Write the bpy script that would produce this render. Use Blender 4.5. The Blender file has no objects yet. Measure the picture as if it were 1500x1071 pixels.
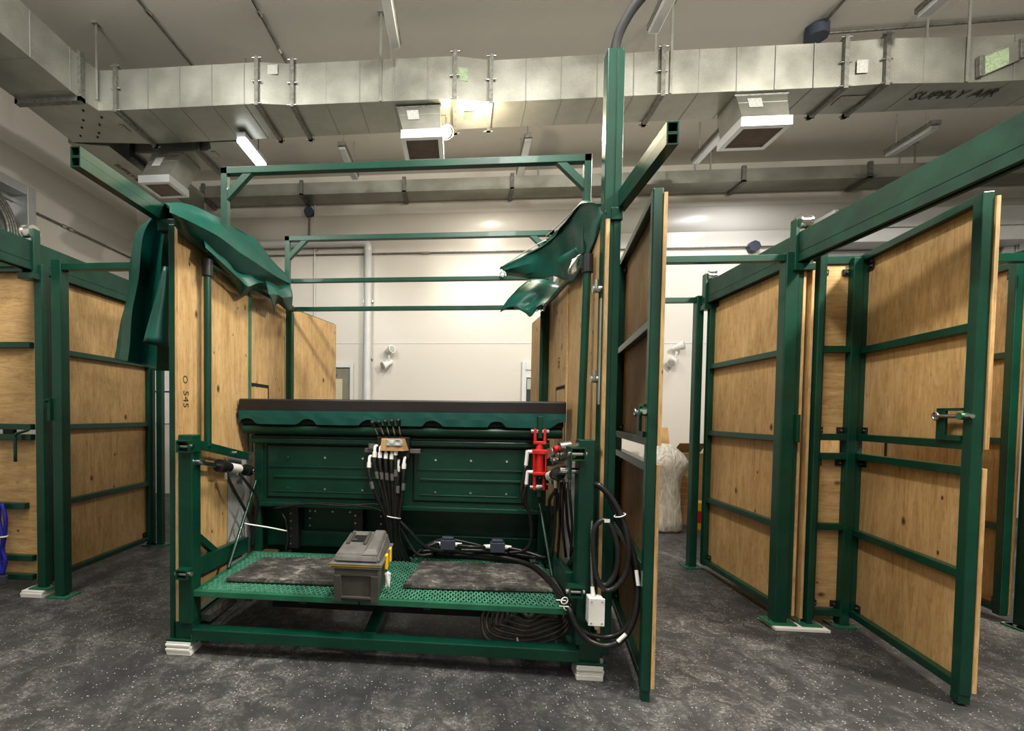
import bpy, bmesh, math, random
from mathutils import Vector, Matrix, noise
random.seed(7)
SC = bpy.context.scene
COL = SC.collection
PI = math.pi

# ------------------------------------------------------------------ camera model
F, CX, CY, YAW, PIT, ROLL, H = 660.0, 619.0, 626.0, -0.086, -0.029, 0.0123, 1.53
_f = Vector((math.sin(YAW)*math.cos(PIT), math.cos(YAW)*math.cos(PIT), math.sin(PIT)))
_r = Vector((math.cos(YAW), -math.sin(YAW), 0))
_d = _f.cross(_r)
CR = _r*math.cos(ROLL) - _d*math.sin(ROLL)
CD = _d*math.cos(ROLL) + _r*math.sin(ROLL)
EYE = Vector((0, 0, H))
def _ray(px, py): return CR*((px-CX)/F) + CD*((py-CY)/F) + _f
def at(px, py, Y):                      # point of the room at depth Y seen at a photo position
    d = _ray(px, py); return EYE + d*(Y/d.y)
def atx(px, py, X):
    d = _ray(px, py); return EYE + d*(X/d.x)
def atz(px, py, z):
    d = _ray(px, py); return EYE + d*((z-H)/d.z)

cam = bpy.data.cameras.new('camera'); camo = bpy.data.objects.new('camera', cam); COL.objects.link(camo)
camo.matrix_world = Matrix(((CR.x, -CD.x, -_f.x, 0), (CR.y, -CD.y, -_f.y, 0), (CR.z, -CD.z, -_f.z, H), (0, 0, 0, 1)))
cam.sensor_width = 36; cam.lens = F/1500*36
cam.shift_x = (750-CX)/1500; cam.shift_y = (CY-535.5)/1500
cam.clip_start = 0.05; cam.clip_end = 60
SC.camera = camo

# ------------------------------------------------------------------ materials
def new_mat(name):
    m = bpy.data.materials.new(name); m.use_nodes = True
    nt = m.node_tree; b = nt.nodes['Principled BSDF']
    return m, nt, b
def N(nt, typ, **kw):
    n = nt.nodes.new(typ)
    for k, v in kw.items():
        if k in n.inputs: n.inputs[k].default_value = v
        else: setattr(n, k, v)
    return n
def ramp(nt, src, stops, interp='LINEAR'):
    r = N(nt, 'ShaderNodeValToRGB'); r.color_ramp.interpolation = interp
    els = r.color_ramp.elements
    while len(els) < len(stops): els.new(0.5)
    for e, (p, c) in zip(els, stops):
        e.position = p; e.color = (c[0], c[1], c[2], 1) if not isinstance(c, (int, float)) else (c, c, c, 1)
    nt.links.new(src, r.inputs[0]); return r.outputs[0]
def mix(nt, fac, a, b, typ='MIX'):
    m = N(nt, 'ShaderNodeMix', data_type='RGBA', blend_type=typ)
    for s, v in ((0, fac), (6, a), (7, b)):
        if hasattr(v, 'is_linked'): nt.links.new(v, m.inputs[s])
        else: m.inputs[s].default_value = v if s == 0 else (v[0], v[1], v[2], 1)
    return m.outputs[2]
def coords(nt, scale=(1, 1, 1), rot=(0, 0, 0)):
    tc = N(nt, 'ShaderNodeTexCoord'); mp = N(nt, 'ShaderNodeMapping')
    mp.inputs['Scale'].default_value = scale; mp.inputs['Rotation'].default_value = rot
    nt.links.new(tc.outputs['Object'], mp.inputs[0]); return mp.outputs[0]
def tex_noise(nt, vec, scale, detail=4, rough=.55, dist=0.0):
    n = N(nt, 'ShaderNodeTexNoise'); n.inputs['Scale'].default_value = scale
    n.inputs['Detail'].default_value = detail; n.inputs['Roughness'].default_value = rough
    n.inputs['Distortion'].default_value = dist
    nt.links.new(vec, n.inputs['Vector']); return n.outputs['Fac']
def bump(nt, b, src, strength=.2, dist=.01):
    bp = N(nt, 'ShaderNodeBump'); bp.inputs['Strength'].default_value = strength; bp.inputs['Distance'].default_value = dist
    nt.links.new(src, bp.inputs['Height']); nt.links.new(bp.outputs[0], b.inputs['Normal'])
def simple(name, col, rough=.5, metal=0.0, var=.12, scale=6.0, coat=0.0, bmp=0.0):
    m, nt, b = new_mat(name)
    v = coords(nt); n = tex_noise(nt, v, scale)
    lo = [c*(1-var) for c in col]; hi = [min(1, c*(1+var)) for c in col]
    nt.links.new(ramp(nt, n, [(.3, lo), (.7, hi)]), b.inputs['Base Color'])
    b.inputs['Roughness'].default_value = rough; b.inputs['Metallic'].default_value = metal
    b.inputs['Coat Weight'].default_value = coat
    if bmp: bump(nt, b, tex_noise(nt, v, scale*14, 3), bmp, .004)
    return m
M = {}
M['green'] = simple('green gloss paint', (.0024, .047, .027), .34, var=.2, scale=5, coat=.12, bmp=.03)
M['green_dk'] = simple('shaded green paint', (.002, .045, .022), .4, var=.2, scale=5)
M['green_lt'] = simple('worn green paint', (.022, .125, .070), .36, var=.2, scale=9)
M['mesh'] = simple('light green mesh', (.12, .35, .24), .33, .25, var=.3, scale=30)  # lighter green than the platform frame, slightly metallic
M['tarp'] = simple('green coated fabric', (.002, .074, .054), .40, var=.12, scale=4)
M['green_beam'] = simple('scuffed dark green paint', (.006, .045, .028), .55, var=.35, scale=7)
M['skirt'] = simple('dull green fabric', (.003, .07, .055), .5, var=.15)
M['black'] = simple('black rubber', (.012, .012, .012), .45, var=.2)
M['corr'] = simple('ribbed black plastic', (.028, .028, .028), .3)
M['hose'] = simple('black hose rubber', (.016, .015, .014), .36, var=.25, scale=30)
M['hose_dusty'] = simple('dusty hose rubber', (.055, .047, .038), .5, var=.3, scale=30)
M['vinyl'] = simple('black vinyl pad', (.022, .018, .018), .42, var=.25, scale=3, bmp=.05)
M['matte'] = simple('matte black', (.008, .008, .008), .75)
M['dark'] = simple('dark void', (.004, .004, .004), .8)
M['steel'] = simple('zinc steel', (.55, .55, .53), .3, 1.0, var=.15, scale=20)
M['chrome'] = simple('bright steel', (.75, .75, .75), .15, 1.0, var=.05)
M['white'] = simple('white plastic', (.72, .71, .68), .45, var=.06)
M['liner'] = simple('shaded white liner', (.36, .36, .35), .5, var=.08)  # white board greyed, its shade is put into the colour
M['whitep'] = simple('white paint', (.58, .585, .58), .4, var=.04)
M['alu'] = simple('brushed aluminium', (.62, .64, .66), .38, .7, var=.08, scale=3)
M['red'] = simple('red enamel', (.55, .022, .018), .32, var=.1, coat=.3)
M['yellow'] = simple('yellow plastic', (.75, .48, .02), .4, var=.08)
M['grey'] = simple('grey plastic', (.066, .061, .055), .5, var=.14, scale=12, bmp=.06)
M['grey_lt'] = simple('light grey plastic', (.125, .12, .114), .5, var=.22, scale=14, bmp=.06)
M['boxgrey'] = simple('blue grey plastic', (.05, .062, .085), .45, var=.1)
M['card'] = simple('cardboard', (.42, .27, .12), .8, var=.12, scale=9)
M['blue'] = simple('blue webbing', (.015, .02, .30), .6, var=.25, scale=40)
M['paper'] = simple('paper sticker', (.40, .41, .38), .7, var=.2, scale=60)
M['greenpaper'] = simple('green paper sticker', (.27, .34, .22), .7, var=.3, scale=60)
M['greenlabel'] = simple('dark green sticker', (.06, .16, .06), .7, var=.2, scale=60)
M['ink'] = simple('stamp ink', (.045, .03, .015), .8)
M['plyedge'] = simple('plywood edge', (.55, .38, .19), .7, var=.3, scale=60)
M['doorbeige'] = simple('beige door paint', (.50, .46, .33), .5, var=.04)
M['frameolive'] = simple('olive grey paint', (.20, .20, .15), .5, var=.06)
M['glass'] = simple('dark window glass', (.05, .06, .06), .08, var=.1)
M['brownfilter'] = simple('brown grille', (.42, .34, .29), .6, var=.1)

def ply(name, grain, tone=1.0):
    m, nt, b = new_mat(name)
    v = coords(nt, {'z': (7, 7, .8), 'x': (.8, 7, 7)}[grain]); n = tex_noise(nt, v, 2.0, 8, .72, 1.6)
    base = ramp(nt, n, [(.28, (.36*tone, .225*tone, .098*tone)), (.48, (.50*tone, .345*tone, .170*tone)), (.72, (.61*tone, .445*tone, .240*tone))])
    n2 = tex_noise(nt, coords(nt, {'z': (70, 70, 4.0), 'x': (4.0, 70, 70)}[grain]), 2.0, 5, .65)
    base = mix(nt, .45, base, ramp(nt, n2, [(.36, (.60, .47, .34)), (.52, (1, 1, 1))]), 'MULTIPLY')
    n5 = tex_noise(nt, coords(nt, {'z': (22, 22, 9), 'x': (9, 22, 22)}[grain]), 1.0, 5, .7, 1.0)
    base = mix(nt, .5, base, ramp(nt, n5, [(.32, (.72, .60, .45)), (.5, (1, 1, 1))]), 'MULTIPLY')
    for sc, thr, r0, r1 in (((5.0, 5.0, 3.2), .40, .05, .12), ((9, 9, 6), .66, .05, .11)):
        sv = sc if grain == 'z' else (sc[2], sc[0], sc[1])
        vo = N(nt, 'ShaderNodeTexVoronoi'); vo.inputs['Scale'].default_value = 1.0; nt.links.new(coords(nt, sv), vo.inputs['Vector'])
        kn = ramp(nt, vo.outputs['Distance'], [(r0, 1.0), (r1, 0.0)])
        sep = N(nt, 'ShaderNodeSeparateColor'); nt.links.new(vo.outputs['Color'], sep.inputs[0])
        on = ramp(nt, sep.outputs[0], [(thr, 0.0), (thr+.02, 1.0)])
        mul = N(nt, 'ShaderNodeMath', operation='MULTIPLY'); nt.links.new(kn, mul.inputs[0]); nt.links.new(on, mul.inputs[1])
        base = mix(nt, mul.outputs[0], base, (.09, .04, .014))
    n4 = tex_noise(nt, coords(nt), 1.3, 2)
    base = mix(nt, 1.0, base, ramp(nt, n4, [(.3, (.84, .82, .78)), (.7, (1.06, 1.05, 1.0))]), 'MULTIPLY')
    nt.links.new(base, b.inputs['Base Color'])
    b.inputs['Roughness'].default_value = .55
    bump(nt, b, n2, .12, .003)
    return m
M['ply'] = ply('plywood upright grain', 'z')
M['plyx'] = ply('plywood level grain', 'x')

def galv():
    m, nt, b = new_mat('galvanised sheet')
    v = coords(nt); n = tex_noise(nt, v, 2.0, 5); n2 = tex_noise(nt, v, 90, 2)
    base = ramp(nt, n, [(.3, (.31, .315, .28)), (.7, (.47, .475, .43))])
    base = mix(nt, .25, base, ramp(nt, n2, [(.35, (.7, .7, .7)), (.65, (1.1, 1.1, 1.1))]), 'MULTIPLY')
    nt.links.new(base, b.inputs['Base Color']); b.inputs['Metallic'].default_value = .75
    nt.links.new(ramp(nt, n, [(.3, .34), (.7, .48)]), b.inputs['Roughness'])
    return m
M['galv'] = galv()
M['galv_dk'] = simple('dull galvanised strip', (.22, .22, .20), .5, .7, var=.3, scale=30)
M['seam'] = simple('sheet seam', (.30, .31, .29), .45, .6, var=.1)

def wallmat(name, col, rough=.32):
    m, nt, b = new_mat(name)
    v = coords(nt); n = tex_noise(nt, v, .8, 3); n2 = tex_noise(nt, v, 45, 3)
    nt.links.new(ramp(nt, n, [(.3, [c*.96 for c in col]), (.7, col)]), b.inputs['Base Color'])
    b.inputs['Roughness'].default_value = rough
    bump(nt, b, n2, .06, .003); return m
M['wall'] = wallmat('white wall paint', (.60, .575, .525))
M['ceil'] = wallmat('ceiling paint', (.74, .715, .655), .55)

def floormat():
    m, nt, b = new_mat('speckled black rubber')
    v = coords(nt)
    n = tex_noise(nt, v, 3.0, 5)
    base = ramp(nt, n, [(.3, (.024, .0245, .026)), (.7, (.046, .046, .048))])
    vo = N(nt, 'ShaderNodeTexVoronoi'); vo.inputs['Scale'].default_value = 62; vo.inputs['Randomness'].default_value = 1
    nt.links.new(v, vo.inputs['Vector'])
    sep = N(nt, 'ShaderNodeSeparateColor'); nt.links.new(vo.outputs['Color'], sep.inputs[0])
    sz = ramp(nt, sep.outputs[1], [(0, 0.05), (1, 0.24)])
    lt = N(nt, 'ShaderNodeMath', operation='LESS_THAN'); nt.links.new(vo.outputs['Distance'], lt.inputs[0]); nt.links.new(sz, lt.inputs[1])
    on = ramp(nt, sep.outputs[0], [(.52, 0.0), (.53, 1.0)], 'CONSTANT')
    mu = N(nt, 'ShaderNodeMath', operation='MULTIPLY'); nt.links.new(lt.outputs[0], mu.inputs[0]); nt.links.new(on, mu.inputs[1])
    # dusty scuffs
    def mth(op, a_, b_):
        n_ = N(nt, 'ShaderNodeMath', operation=op)
        for i_, x_ in ((0, a_), (1, b_)):
            if isinstance(x_, (int, float)): n_.inputs[i_].default_value = x_
            else: nt.links.new(x_, n_.inputs[i_])
        return n_.outputs[0]
    d1 = tex_noise(nt, v, .9, 4, .6); d3 = tex_noise(nt, v, 7.0, 5, .68, .8)
    d2 = tex_noise(nt, coords(nt, (1.0, 1.7, 1.0), (0, 0, .6)), 42, 4, .7, .6)
    d4 = tex_noise(nt, coords(nt, (5.0, .8, 1.0), (0, 0, 1.1)), 16, 4, .75, .4)
    m1 = ramp(nt, d1, [(.38, .12), (.62, 1.0)]); m2 = ramp(nt, d2, [(.48, 0.0), (.62, 1.0)]); m4 = ramp(nt, d4, [(.54, 0.0), (.68, 1.0)]); mc = ramp(nt, d3, [(.44, 0.0), (.66, 1.0)])
    k1 = mth('MULTIPLY', mth('MULTIPLY', m1, mc), mth('MAXIMUM', m2, m4))
    base = mix(nt, ramp(nt, d1, [(.36, .0), (.7, .42)]), base, (.105, .102, .096))
    base = mix(nt, mth('MULTIPLY', mth('MULTIPLY', m1, mc), .42), base, (.17, .165, .152))
    base = mix(nt, mth('MULTIPLY', k1, .8), base, (.36, .355, .34))
    base = mix(nt, mu.outputs[0], base, (.42, .42, .42))
    nt.links.new(base, b.inputs['Base Color'])
    b.inputs['Roughness'].default_value = .55
    bump(nt, b, d2, .12, .004)
    return m
M['floor'] = floormat()
def matmat():
    m, nt, b = new_mat('scuffed rubber mat')
    v = coords(nt); n = tex_noise(nt, v, 5, 6, .7, .6); n2 = tex_noise(nt, coords(nt, (1, 2.5, 1), (0, 0, .3)), 22, 6, .75, 1.0)
    mu = N(nt, 'ShaderNodeMath', operation='MULTIPLY'); nt.links.new(n, mu.inputs[0]); nt.links.new(n2, mu.inputs[1])
    nt.links.new(ramp(nt, mu.outputs[0], [(.16, (.026, .024, .022)), (.27, (.085, .08, .072)), (.38, (.30, .285, .26))]), b.inputs['Base Color'])
    b.inputs['Roughness'].default_value = .6; bump(nt, b, n2, .2, .004); return m
M['mat'] = matmat()
def plastic_wrap():
    m, nt, b = new_mat('milky plastic film')
    v = coords(nt, (1, 1, .35)); n = tex_noise(nt, v, 14, 5, .6, 1.5)
    nt.links.new(ramp(nt, n, [(.35, (.55, .52, .42)), (.6, (.85, .83, .76))]), b.inputs['Base Color'])
    b.inputs['Roughness'].default_value = .25; bump(nt, b, n, .7, .03); return m
M['film'] = plastic_wrap()
def emit(name, col, s):
    m, nt, b = new_mat(name)
    b.inputs['Base Color'].default_value = (*col, 1); b.inputs['Emission Color'].default_value = (*col, 1); b.inputs['Emission Strength'].default_value = s
    return m
M['led'] = emit('lit white diffuser', (.93, .97, 1.0), 5.0)
M['bulb'] = emit('lit warm bulb', (1.0, .82, .50), 16.0)

# ------------------------------------------------------------------ mesh builder
class MB:
    def __init__(s): s.bm = bmesh.new(); s.smooth = False
    def _geo(s, verts, faces, sm=False, mi=0):
        vs = [s.bm.verts.new(v) for v in verts]
        for f in faces:
            try:
                fc = s.bm.faces.new([vs[i] for i in f]); fc.smooth = sm; fc.material_index = mi
            except ValueError: pass
        return vs
    def box(s, x0, x1, y0, y1, z0, z1, bev=0.0, mi=0):
        return s.obox(Vector(((x0+x1)/2, (y0+y1)/2, (z0+z1)/2)), (Vector((1, 0, 0)), Vector((0, 1, 0)), Vector((0, 0, 1))), (abs(x1-x0), abs(y1-y0), abs(z1-z0)), bev, mi)
    def obox(s, c, ax, dim, bev=0.0, mi=0):
        hx, hy, hz = [d/2 for d in dim]; c = Vector(c); ax = [Vector(a) for a in ax]
        if bev <= 0:
            vs = [c+ax[0]*(i*hx)+ax[1]*(j*hy)+ax[2]*(k*hz) for i in (-1, 1) for j in (-1, 1) for k in (-1, 1)]
            s._geo(vs, [(0, 1, 3, 2), (4, 6, 7, 5), (0, 4, 5, 1), (2, 3, 7, 6), (0, 2, 6, 4), (1, 5, 7, 3)], False, mi); return s
        b = min(bev, hx*.9, hy*.9, hz*.9)
        tmp = bmesh.new(); bmesh.ops.create_cube(tmp, size=1)
        for v in tmp.verts: v.co = Vector((v.co.x*2*hx, v.co.y*2*hy, v.co.z*2*hz))
        bmesh.ops.bevel(tmp, geom=list(tmp.edges), offset=b, segments=2, profile=.5, affect='EDGES')
        idx = {v: i for i, v in enumerate(tmp.verts)}
        vs = [c+ax[0]*v.co.x+ax[1]*v.co.y+ax[2]*v.co.z for v in tmp.verts]
        s._geo(vs, [[idx[v] for v in f.verts] for f in tmp.faces], False, mi); tmp.free(); return s
    def beam(s, p, q, w, h, bev=.004, up=(0, 0, 1), mi=0):
        p, q = Vector(p), Vector(q); d = (q-p); L = d.length; d.normalize()
        up = Vector(up)
        if abs(d.dot(up)) > .98: up = Vector((0, 1, 0))
        sx = d.cross(up).normalized(); u2 = sx.cross(d).normalized()
        return s.obox((p+q)/2, (d, sx, u2), (L, w, h), bev, mi)
    def rtube(s, p, q, w, h, t=.006, up=(0, 0, 1)):           # hollow box section, open ends
        p, q = Vector(p), Vector(q); d = (q-p).normalized(); up = Vector(up)
        sx = d.cross(up).normalized(); u2 = sx.cross(d).normalized()
        vs = []
        for e in (p, q):
            for ww, hh in ((w/2, h/2), (w/2-t, h/2-t)):
                for a, b in ((-1, -1), (1, -1), (1, 1), (-1, 1)): vs.append(e+sx*(a*ww)+u2*(b*hh))
        fs = []
        for i in range(4):
            j = (i+1) % 4
            fs += [(i, j, 8+j, 8+i), (4+j, 4+i, 12+i, 12+j), (j, i, 4+i, 4+j), (8+i, 8+j, 12+j, 12+i)]
        s._geo(vs, fs); return s
    def cyl(s, p, q, r, r2=None, seg=16, caps=True, mi=0):
        p, q = Vector(p), Vector(q); r2 = r if r2 is None else r2
        d = (q-p).normalized(); a = d.orthogonal().normalized(); b = d.cross(a)
        vs = [e+(a*math.cos(2*PI*i/seg)+b*math.sin(2*PI*i/seg))*rr for e, rr in ((p, r), (q, r2)) for i in range(seg)]
        s._geo(vs, [(i, (i+1) % seg, seg+(i+1) % seg, seg+i) for i in range(seg)], True, mi)
        if caps:
            s._geo(vs[:seg], [list(range(seg))[::-1]], False, mi); s._geo(vs[seg:], [list(range(seg))], False, mi)
        return s
    def ball(s, c, r, seg=14, sc=(1, 1, 1)):
        c = Vector(c); rings = seg//2; vs = []; fs = []
        for i in range(rings+1):
            th = PI*i/rings
            for j in range(seg):
                ph = 2*PI*j/seg
                vs.append(c+Vector((math.sin(th)*math.cos(ph)*r*sc[0], math.sin(th)*math.sin(ph)*r*sc[1], math.cos(th)*r*sc[2])))
        for i in range(rings):
            for j in range(seg): fs.append((i*seg+j, (i+1)*seg+j, (i+1)*seg+(j+1) % seg, i*seg+(j+1) % seg))
        s._geo(vs, fs, True); return s
    def tube(s, pts, r, seg=10, sub=6, rib=0.0, closed=False):
        P = spline(pts, sub, closed)
        if rib:                                              # corrugated: resample densely
            Q = []
            for i in range(len(P)-1):
                n = max(1, int((P[i+1]-P[i]).length/.008))
                Q += [P[i].lerp(P[i+1], k/n) for k in range(n)]
            P = Q+[P[-1]]
        vs = []; a = None; n = len(P)
        for i, p in enumerate(P):
            d = (P[min(i+1, n-1)]-P[max(i-1, 0)])
            if closed: d = P[(i+1) % n]-P[(i-1) % n]
            if d.length < 1e-9: d = Vector((0, 0, 1))
            d.normalize()
            a = d.orthogonal() if a is None else a-d*a.dot(d)
            if a.length < 1e-6: a = d.orthogonal()
            a.normalize(); b = d.cross(a)
            rr = r*(1+rib*(1 if (i//1) % 2 else -1)) if rib else r
            for k in range(seg): vs.append(p+(a*math.cos(2*PI*k/seg)+b*math.sin(2*PI*k/seg))*rr)
        fs = []
        for i in range(n if closed else n-1):
            for k in range(seg):
                j = (i+1) % n
                fs.append((i*seg+k, i*seg+(k+1) % seg, j*seg+(k+1) % seg, j*seg+k))
        if not closed: fs += [list(range(seg))[::-1], [(n-1)*seg+k for k in range(seg)]]
        s._geo(vs, fs, True); return s
    def ring(s, c, ax, R, r, seg=28, rs=8):
        c = Vector(c); ax = Vector(ax).normalized(); a = ax.orthogonal().normalized(); b = ax.cross(a)
        return s.tube([c+(a*math.cos(2*PI*i/seg)+b*math.sin(2*PI*i/seg))*R for i in range(seg)], r, rs, 1, closed=True)
    def poly(s, pts, ext, mi=0):                             # flat polygon extruded by a vector
        pts = [Vector(p) for p in pts]; e = Vector(ext); n = len(pts)
        s._geo(pts+[p+e for p in pts], [list(range(n))[::-1], [n+i for i in range(n)]]+[(i, (i+1) % n, n+(i+1) % n, n+i) for i in range(n)], False, mi); return s
    def hexa(s, c8, mi=0):                                   # eight corners: bottom ring then top ring
        s._geo([Vector(c) for c in c8], [(3, 2, 1, 0), (4, 5, 6, 7), (0, 1, 5, 4), (1, 2, 6, 5), (2, 3, 7, 6), (3, 0, 4, 7)], False, mi); return s
    def grid(s, rows, sub=4, sm=True, cross=None):
        if cross: rows = [lerp_row(r, cross) for r in rows]
        R = rows if cross else [spline(r, sub) for r in rows]; n = len(R[0])
        C = [spline([r[i] for r in R], sub) for i in range(n)]; m = len(C[0])
        vs = [C[i][j] for i in range(n) for j in range(m)]
        s._geo(vs, [(i*m+j, (i+1)*m+j, (i+1)*m+j+1, i*m+j+1) for i in range(n-1) for j in range(m-1)], sm); return s
def lerp_row(r, n):
    r = [Vector(p) for p in r]; return [r[i].lerp(r[i+1], k/n) for i in range(len(r)-1) for k in range(n)]+[r[-1]]
def spline(pts, sub=6, closed=False):
    P = [Vector(p) for p in pts]; n = len(P)
    if n < 2 or sub <= 1: return P
    out = []
    for i in range(n if closed else n-1):
        if closed: p0, p1, p2, p3 = P[i-1], P[i], P[(i+1) % n], P[(i+2) % n]
        else:
            p1, p2 = P[i], P[i+1]
            p0 = P[i-1] if i else p1*2-p2
            p3 = P[i+2] if i+2 < n else p2*2-p1
        for k in range(sub):
            t = k/sub
            out.append(.5*((2*p1)+(p2-p0)*t+(2*p0-5*p1+4*p2-p3)*t*t+(3*p1-p0-3*p2+p3)*t**3))
    if not closed: out.append(P[-1])
    return out
def world_of(o):
    m = Matrix.Identity(4)
    while o: m = o.matrix_basis @ m; o = o.parent
    return m
def obj(name, mb, mat, parent=None, label=None, local=False, solid=0, recalc=True):
    me = bpy.data.meshes.new(name)
    if parent is not None and not local: mb.bm.transform(world_of(parent).inverted())
    if recalc: bmesh.ops.recalc_face_normals(mb.bm, faces=list(mb.bm.faces))
    mb.bm.to_mesh(me); mb.bm.free()
    for m in (mat if isinstance(mat, (list, tuple)) else [mat]): me.materials.append(M[m])
    o = bpy.data.objects.new(name, me); COL.objects.link(o); o.parent = parent
    if label: o['label'] = label
    if solid:
        md = o.modifiers.new('thick', 'SOLIDIFY'); md.thickness = solid
    return o
def tag(o, label, cat, group=None, kind=None):
    o['label'] = label; o['category'] = cat
    if group: o['group'] = group
    if kind: o['kind'] = kind
    return o
def thing(name, label, cat, loc=(0, 0, 0), rz=0.0, group=None):
    o = bpy.data.objects.new(name, None); COL.objects.link(o); o.empty_display_size = .1
    o.location = loc; o.rotation_euler = (0, 0, rz)
    return tag(o, label, cat, group)
def struct(name, mb, mat, parent=None, label=None):
    o = obj(name, mb, mat, parent)
    if parent is None: o['kind'] = 'structure'
    if label: o['label'] = label
    return o
def text_part(name, body, mat, parent, p, right, up, h, label=None):
    cu = bpy.data.curves.new('lettering', 'FONT'); cu.body = body; cu.size = h*1.4; cu.extrude = .0006; cu.align_x = 'CENTER'; cu.align_y = 'CENTER'; cu.resolution_u = 2
    t = bpy.data.objects.new('lettering', cu); COL.objects.link(t)
    dg = bpy.context.evaluated_depsgraph_get(); dg.update()
    me = bpy.data.meshes.new_from_object(t.evaluated_get(dg))
    bpy.data.objects.remove(t); bpy.data.curves.remove(cu)
    right = Vector(right).normalized(); up = Vector(up).normalized(); nrm = right.cross(up)
    mtx = Matrix(((right.x, up.x, nrm.x, p[0]), (right.y, up.y, nrm.y, p[1]), (right.z, up.z, nrm.z, p[2]), (0, 0, 0, 1)))
    me.transform(world_of(parent).inverted() @ mtx) if parent else me.transform(mtx)
    me.materials.clear(); me.materials.append(M[mat])
    o = bpy.data.objects.new(name, me); COL.objects.link(o); o.parent = parent
    if label: o['label'] = label
    return o

# ------------------------------------------------------------------ room shell
XL, XR, YF, YB, ZC = -6.0, 9.2, -3.5, 7.9, 5.7
struct('floor', MB().box(XL-.1, XR+.1, YF-.1, YB+.1, -.1, 0), 'floor')
struct('ceiling', MB().box(XL-.1, XR+.1, YF-.1, YB+.1, ZC, ZC+.1), 'ceil')
struct('wall_back', MB().box(XL-.1, XR+.1, YB, YB+.1, 0, ZC), 'wall')
struct('wall_left', MB().box(XL-.1, XL, YF-.1, YB, 0, ZC), 'wall')
struct('wall_right', MB().box(XR, XR+.1, YF-.1, YB, 0, ZC), 'wall')
struct('wall_front', MB().box(XL-.1, XR+.1, YF-.1, YF, 0, ZC), 'wall')
def ledge(x0, y0, x1, y1, nx, ny):                          # rounded shoulder that runs round the walls
    m = MB(); prof = [(0, 5.02), (.018, 5.0), (.035, 4.93), (.042, 4.82), (.035, 4.7), (.018, 4.63), (0, 4.6)]
    rows = [[Vector((x+nx*d, y+ny*d, z)) for d, z in prof] for x, y in ((x0, y0), (x1, y1))]
    vs = rows[0]+rows[1]; n = len(prof)
    m._geo(vs, [(i, i+1, n+i+1, n+i) for i in range(n-1)], True); return m
struct('trim_1', ledge(XL+.001, YB-.001, XR, YB-.001, 0, -1), 'wall', label='rounded ledge along the back wall')
struct('trim_2', ledge(XL+.001, YF, XL+.001, YB, 1, 0), 'wall', label='rounded ledge along the left wall')
struct('trim_3', MB().box(XL, XR, YB-.006, YB-.0005, 2.765, 2.785), 'whitep', label='thin joint strip along the back wall')

# door in the back wall, left of the pipe
d1 = bpy.data.objects.new('door_1', None); COL.objects.link(d1); d1.location = (-2.45, YB, 0); d1['kind'] = 'structure'
fr = MB(); fr.box(-1.98, -1.92, YB-.05, YB+.0, 0, 2.42, .004).box(-2.98, -2.92, YB-.05, YB, 0, 2.42, .004).box(-2.92, -1.98, YB-.05, YB, 2.34, 2.42, .004)
obj('door_frame', fr, 'whitep', d1)
obj('door_reveal', MB().box(-2.92, -1.98, YB-.012, YB-.002, 0, 2.34), 'frameolive', d1)
lf = obj('door_leaf', MB().box(-2.87, -2.12, YB-.03, YB-.012, .01, 2.14), 'doorbeige', d1)
obj('door_closer', MB().box(-2.6, -2.22, YB-.09, YB-.03, 2.21, 2.29, .006).box(-2.5, -2.42, YB-.08, YB-.03, 2.27, 2.32, .004), 'alu', d1)
d2 = bpy.data.objects.new('door_2', None); COL.objects.link(d2); d2.location = (1.5, YB, 0); d2['kind'] = 'structure'
fr = MB(); fr.box(1.02, 1.08, YB-.05, YB, 0, 2.45, .004).box(1.92, 1.98, YB-.05, YB, 0, 2.45, .004).box(1.08, 1.92, YB-.05, YB, 2.31, 2.45, .004)
obj('door_frame', fr, 'whitep', d2)
lf = obj('door_leaf', MB().box(1.08, 1.92, YB-.03, YB-.012, .01, 2.31), 'whitep', d2)
obj('door_glass', MB().box(1.10, 1.8, YB-.034, YB-.03, 1.0, 2.18), 'glass', d2)
obj('door_notice', MB().box(1.11, 1.3, YB-.037, YB-.034, 1.98, 2.16), 'paper', d2)

# things fixed to the walls
p = MB(); zt = 4.50
p.tube([(-1.66, YB-.1, .02), (-1.66, YB-.1, 2), (-1.66, YB-.1, zt-.16)], .068, 14, 2)
p.tube([(-1.66, YB-.1, zt-.16), (-1.67, YB-.1, zt-.05), (-1.77, YB-.1, zt), (-2.1, YB-.1, zt), (-4.9, YB-.1, zt)], .068, 14, 6)
pt = thing('drain_pipe', 'thick white pipe running up the back wall and turning left at an elbow', 'pipe', (-1.66, YB-.1, 0))
obj('pipe_run', p, 'whitep', pt)
c = MB()
for z in (.9, 2.5, 3.5): c.box(-1.75, -1.57, YB-.05, YB, z-.02, z+.02, .004)
for x in (-2.6, -3.8): c.box(x-.02, x+.02, YB-.05, YB, zt-.09, zt+.09, .004)
obj('pipe_clamp', c, 'steel', pt)
st = at(541, 460, YB); 
cd = thing('wall_conduit', 'thin grey conduit run level along the back wall, ending in a round box', 'conduit', (0, YB-.03, 4.33))
obj('conduit_run', MB().cyl((-5.9, YB-.03, 4.33), (5.15, YB-.03, 4.33), .013, seg=8), 'galv_dk', cd)
q = at(1103, 362, YB-.04); obj('junction_box', MB().cyl((q.x, YB-.1, q.z), (q.x, YB-.01, q.z), .09, seg=8), 'boxgrey', cd)
q = at(624, 372, YB-.03); obj('coupling', MB().cyl((q.x-.08, YB-.03, 4.33), (q.x+.06, YB-.03, 4.33), .022, seg=8), 'steel', cd)
cd = thing('drop_conduit', 'thin vertical conduit with a small octagon box, left of the white wall pipe', 'conduit', (at(461, 400, YB).x, YB-.03, 2.0))
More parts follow.
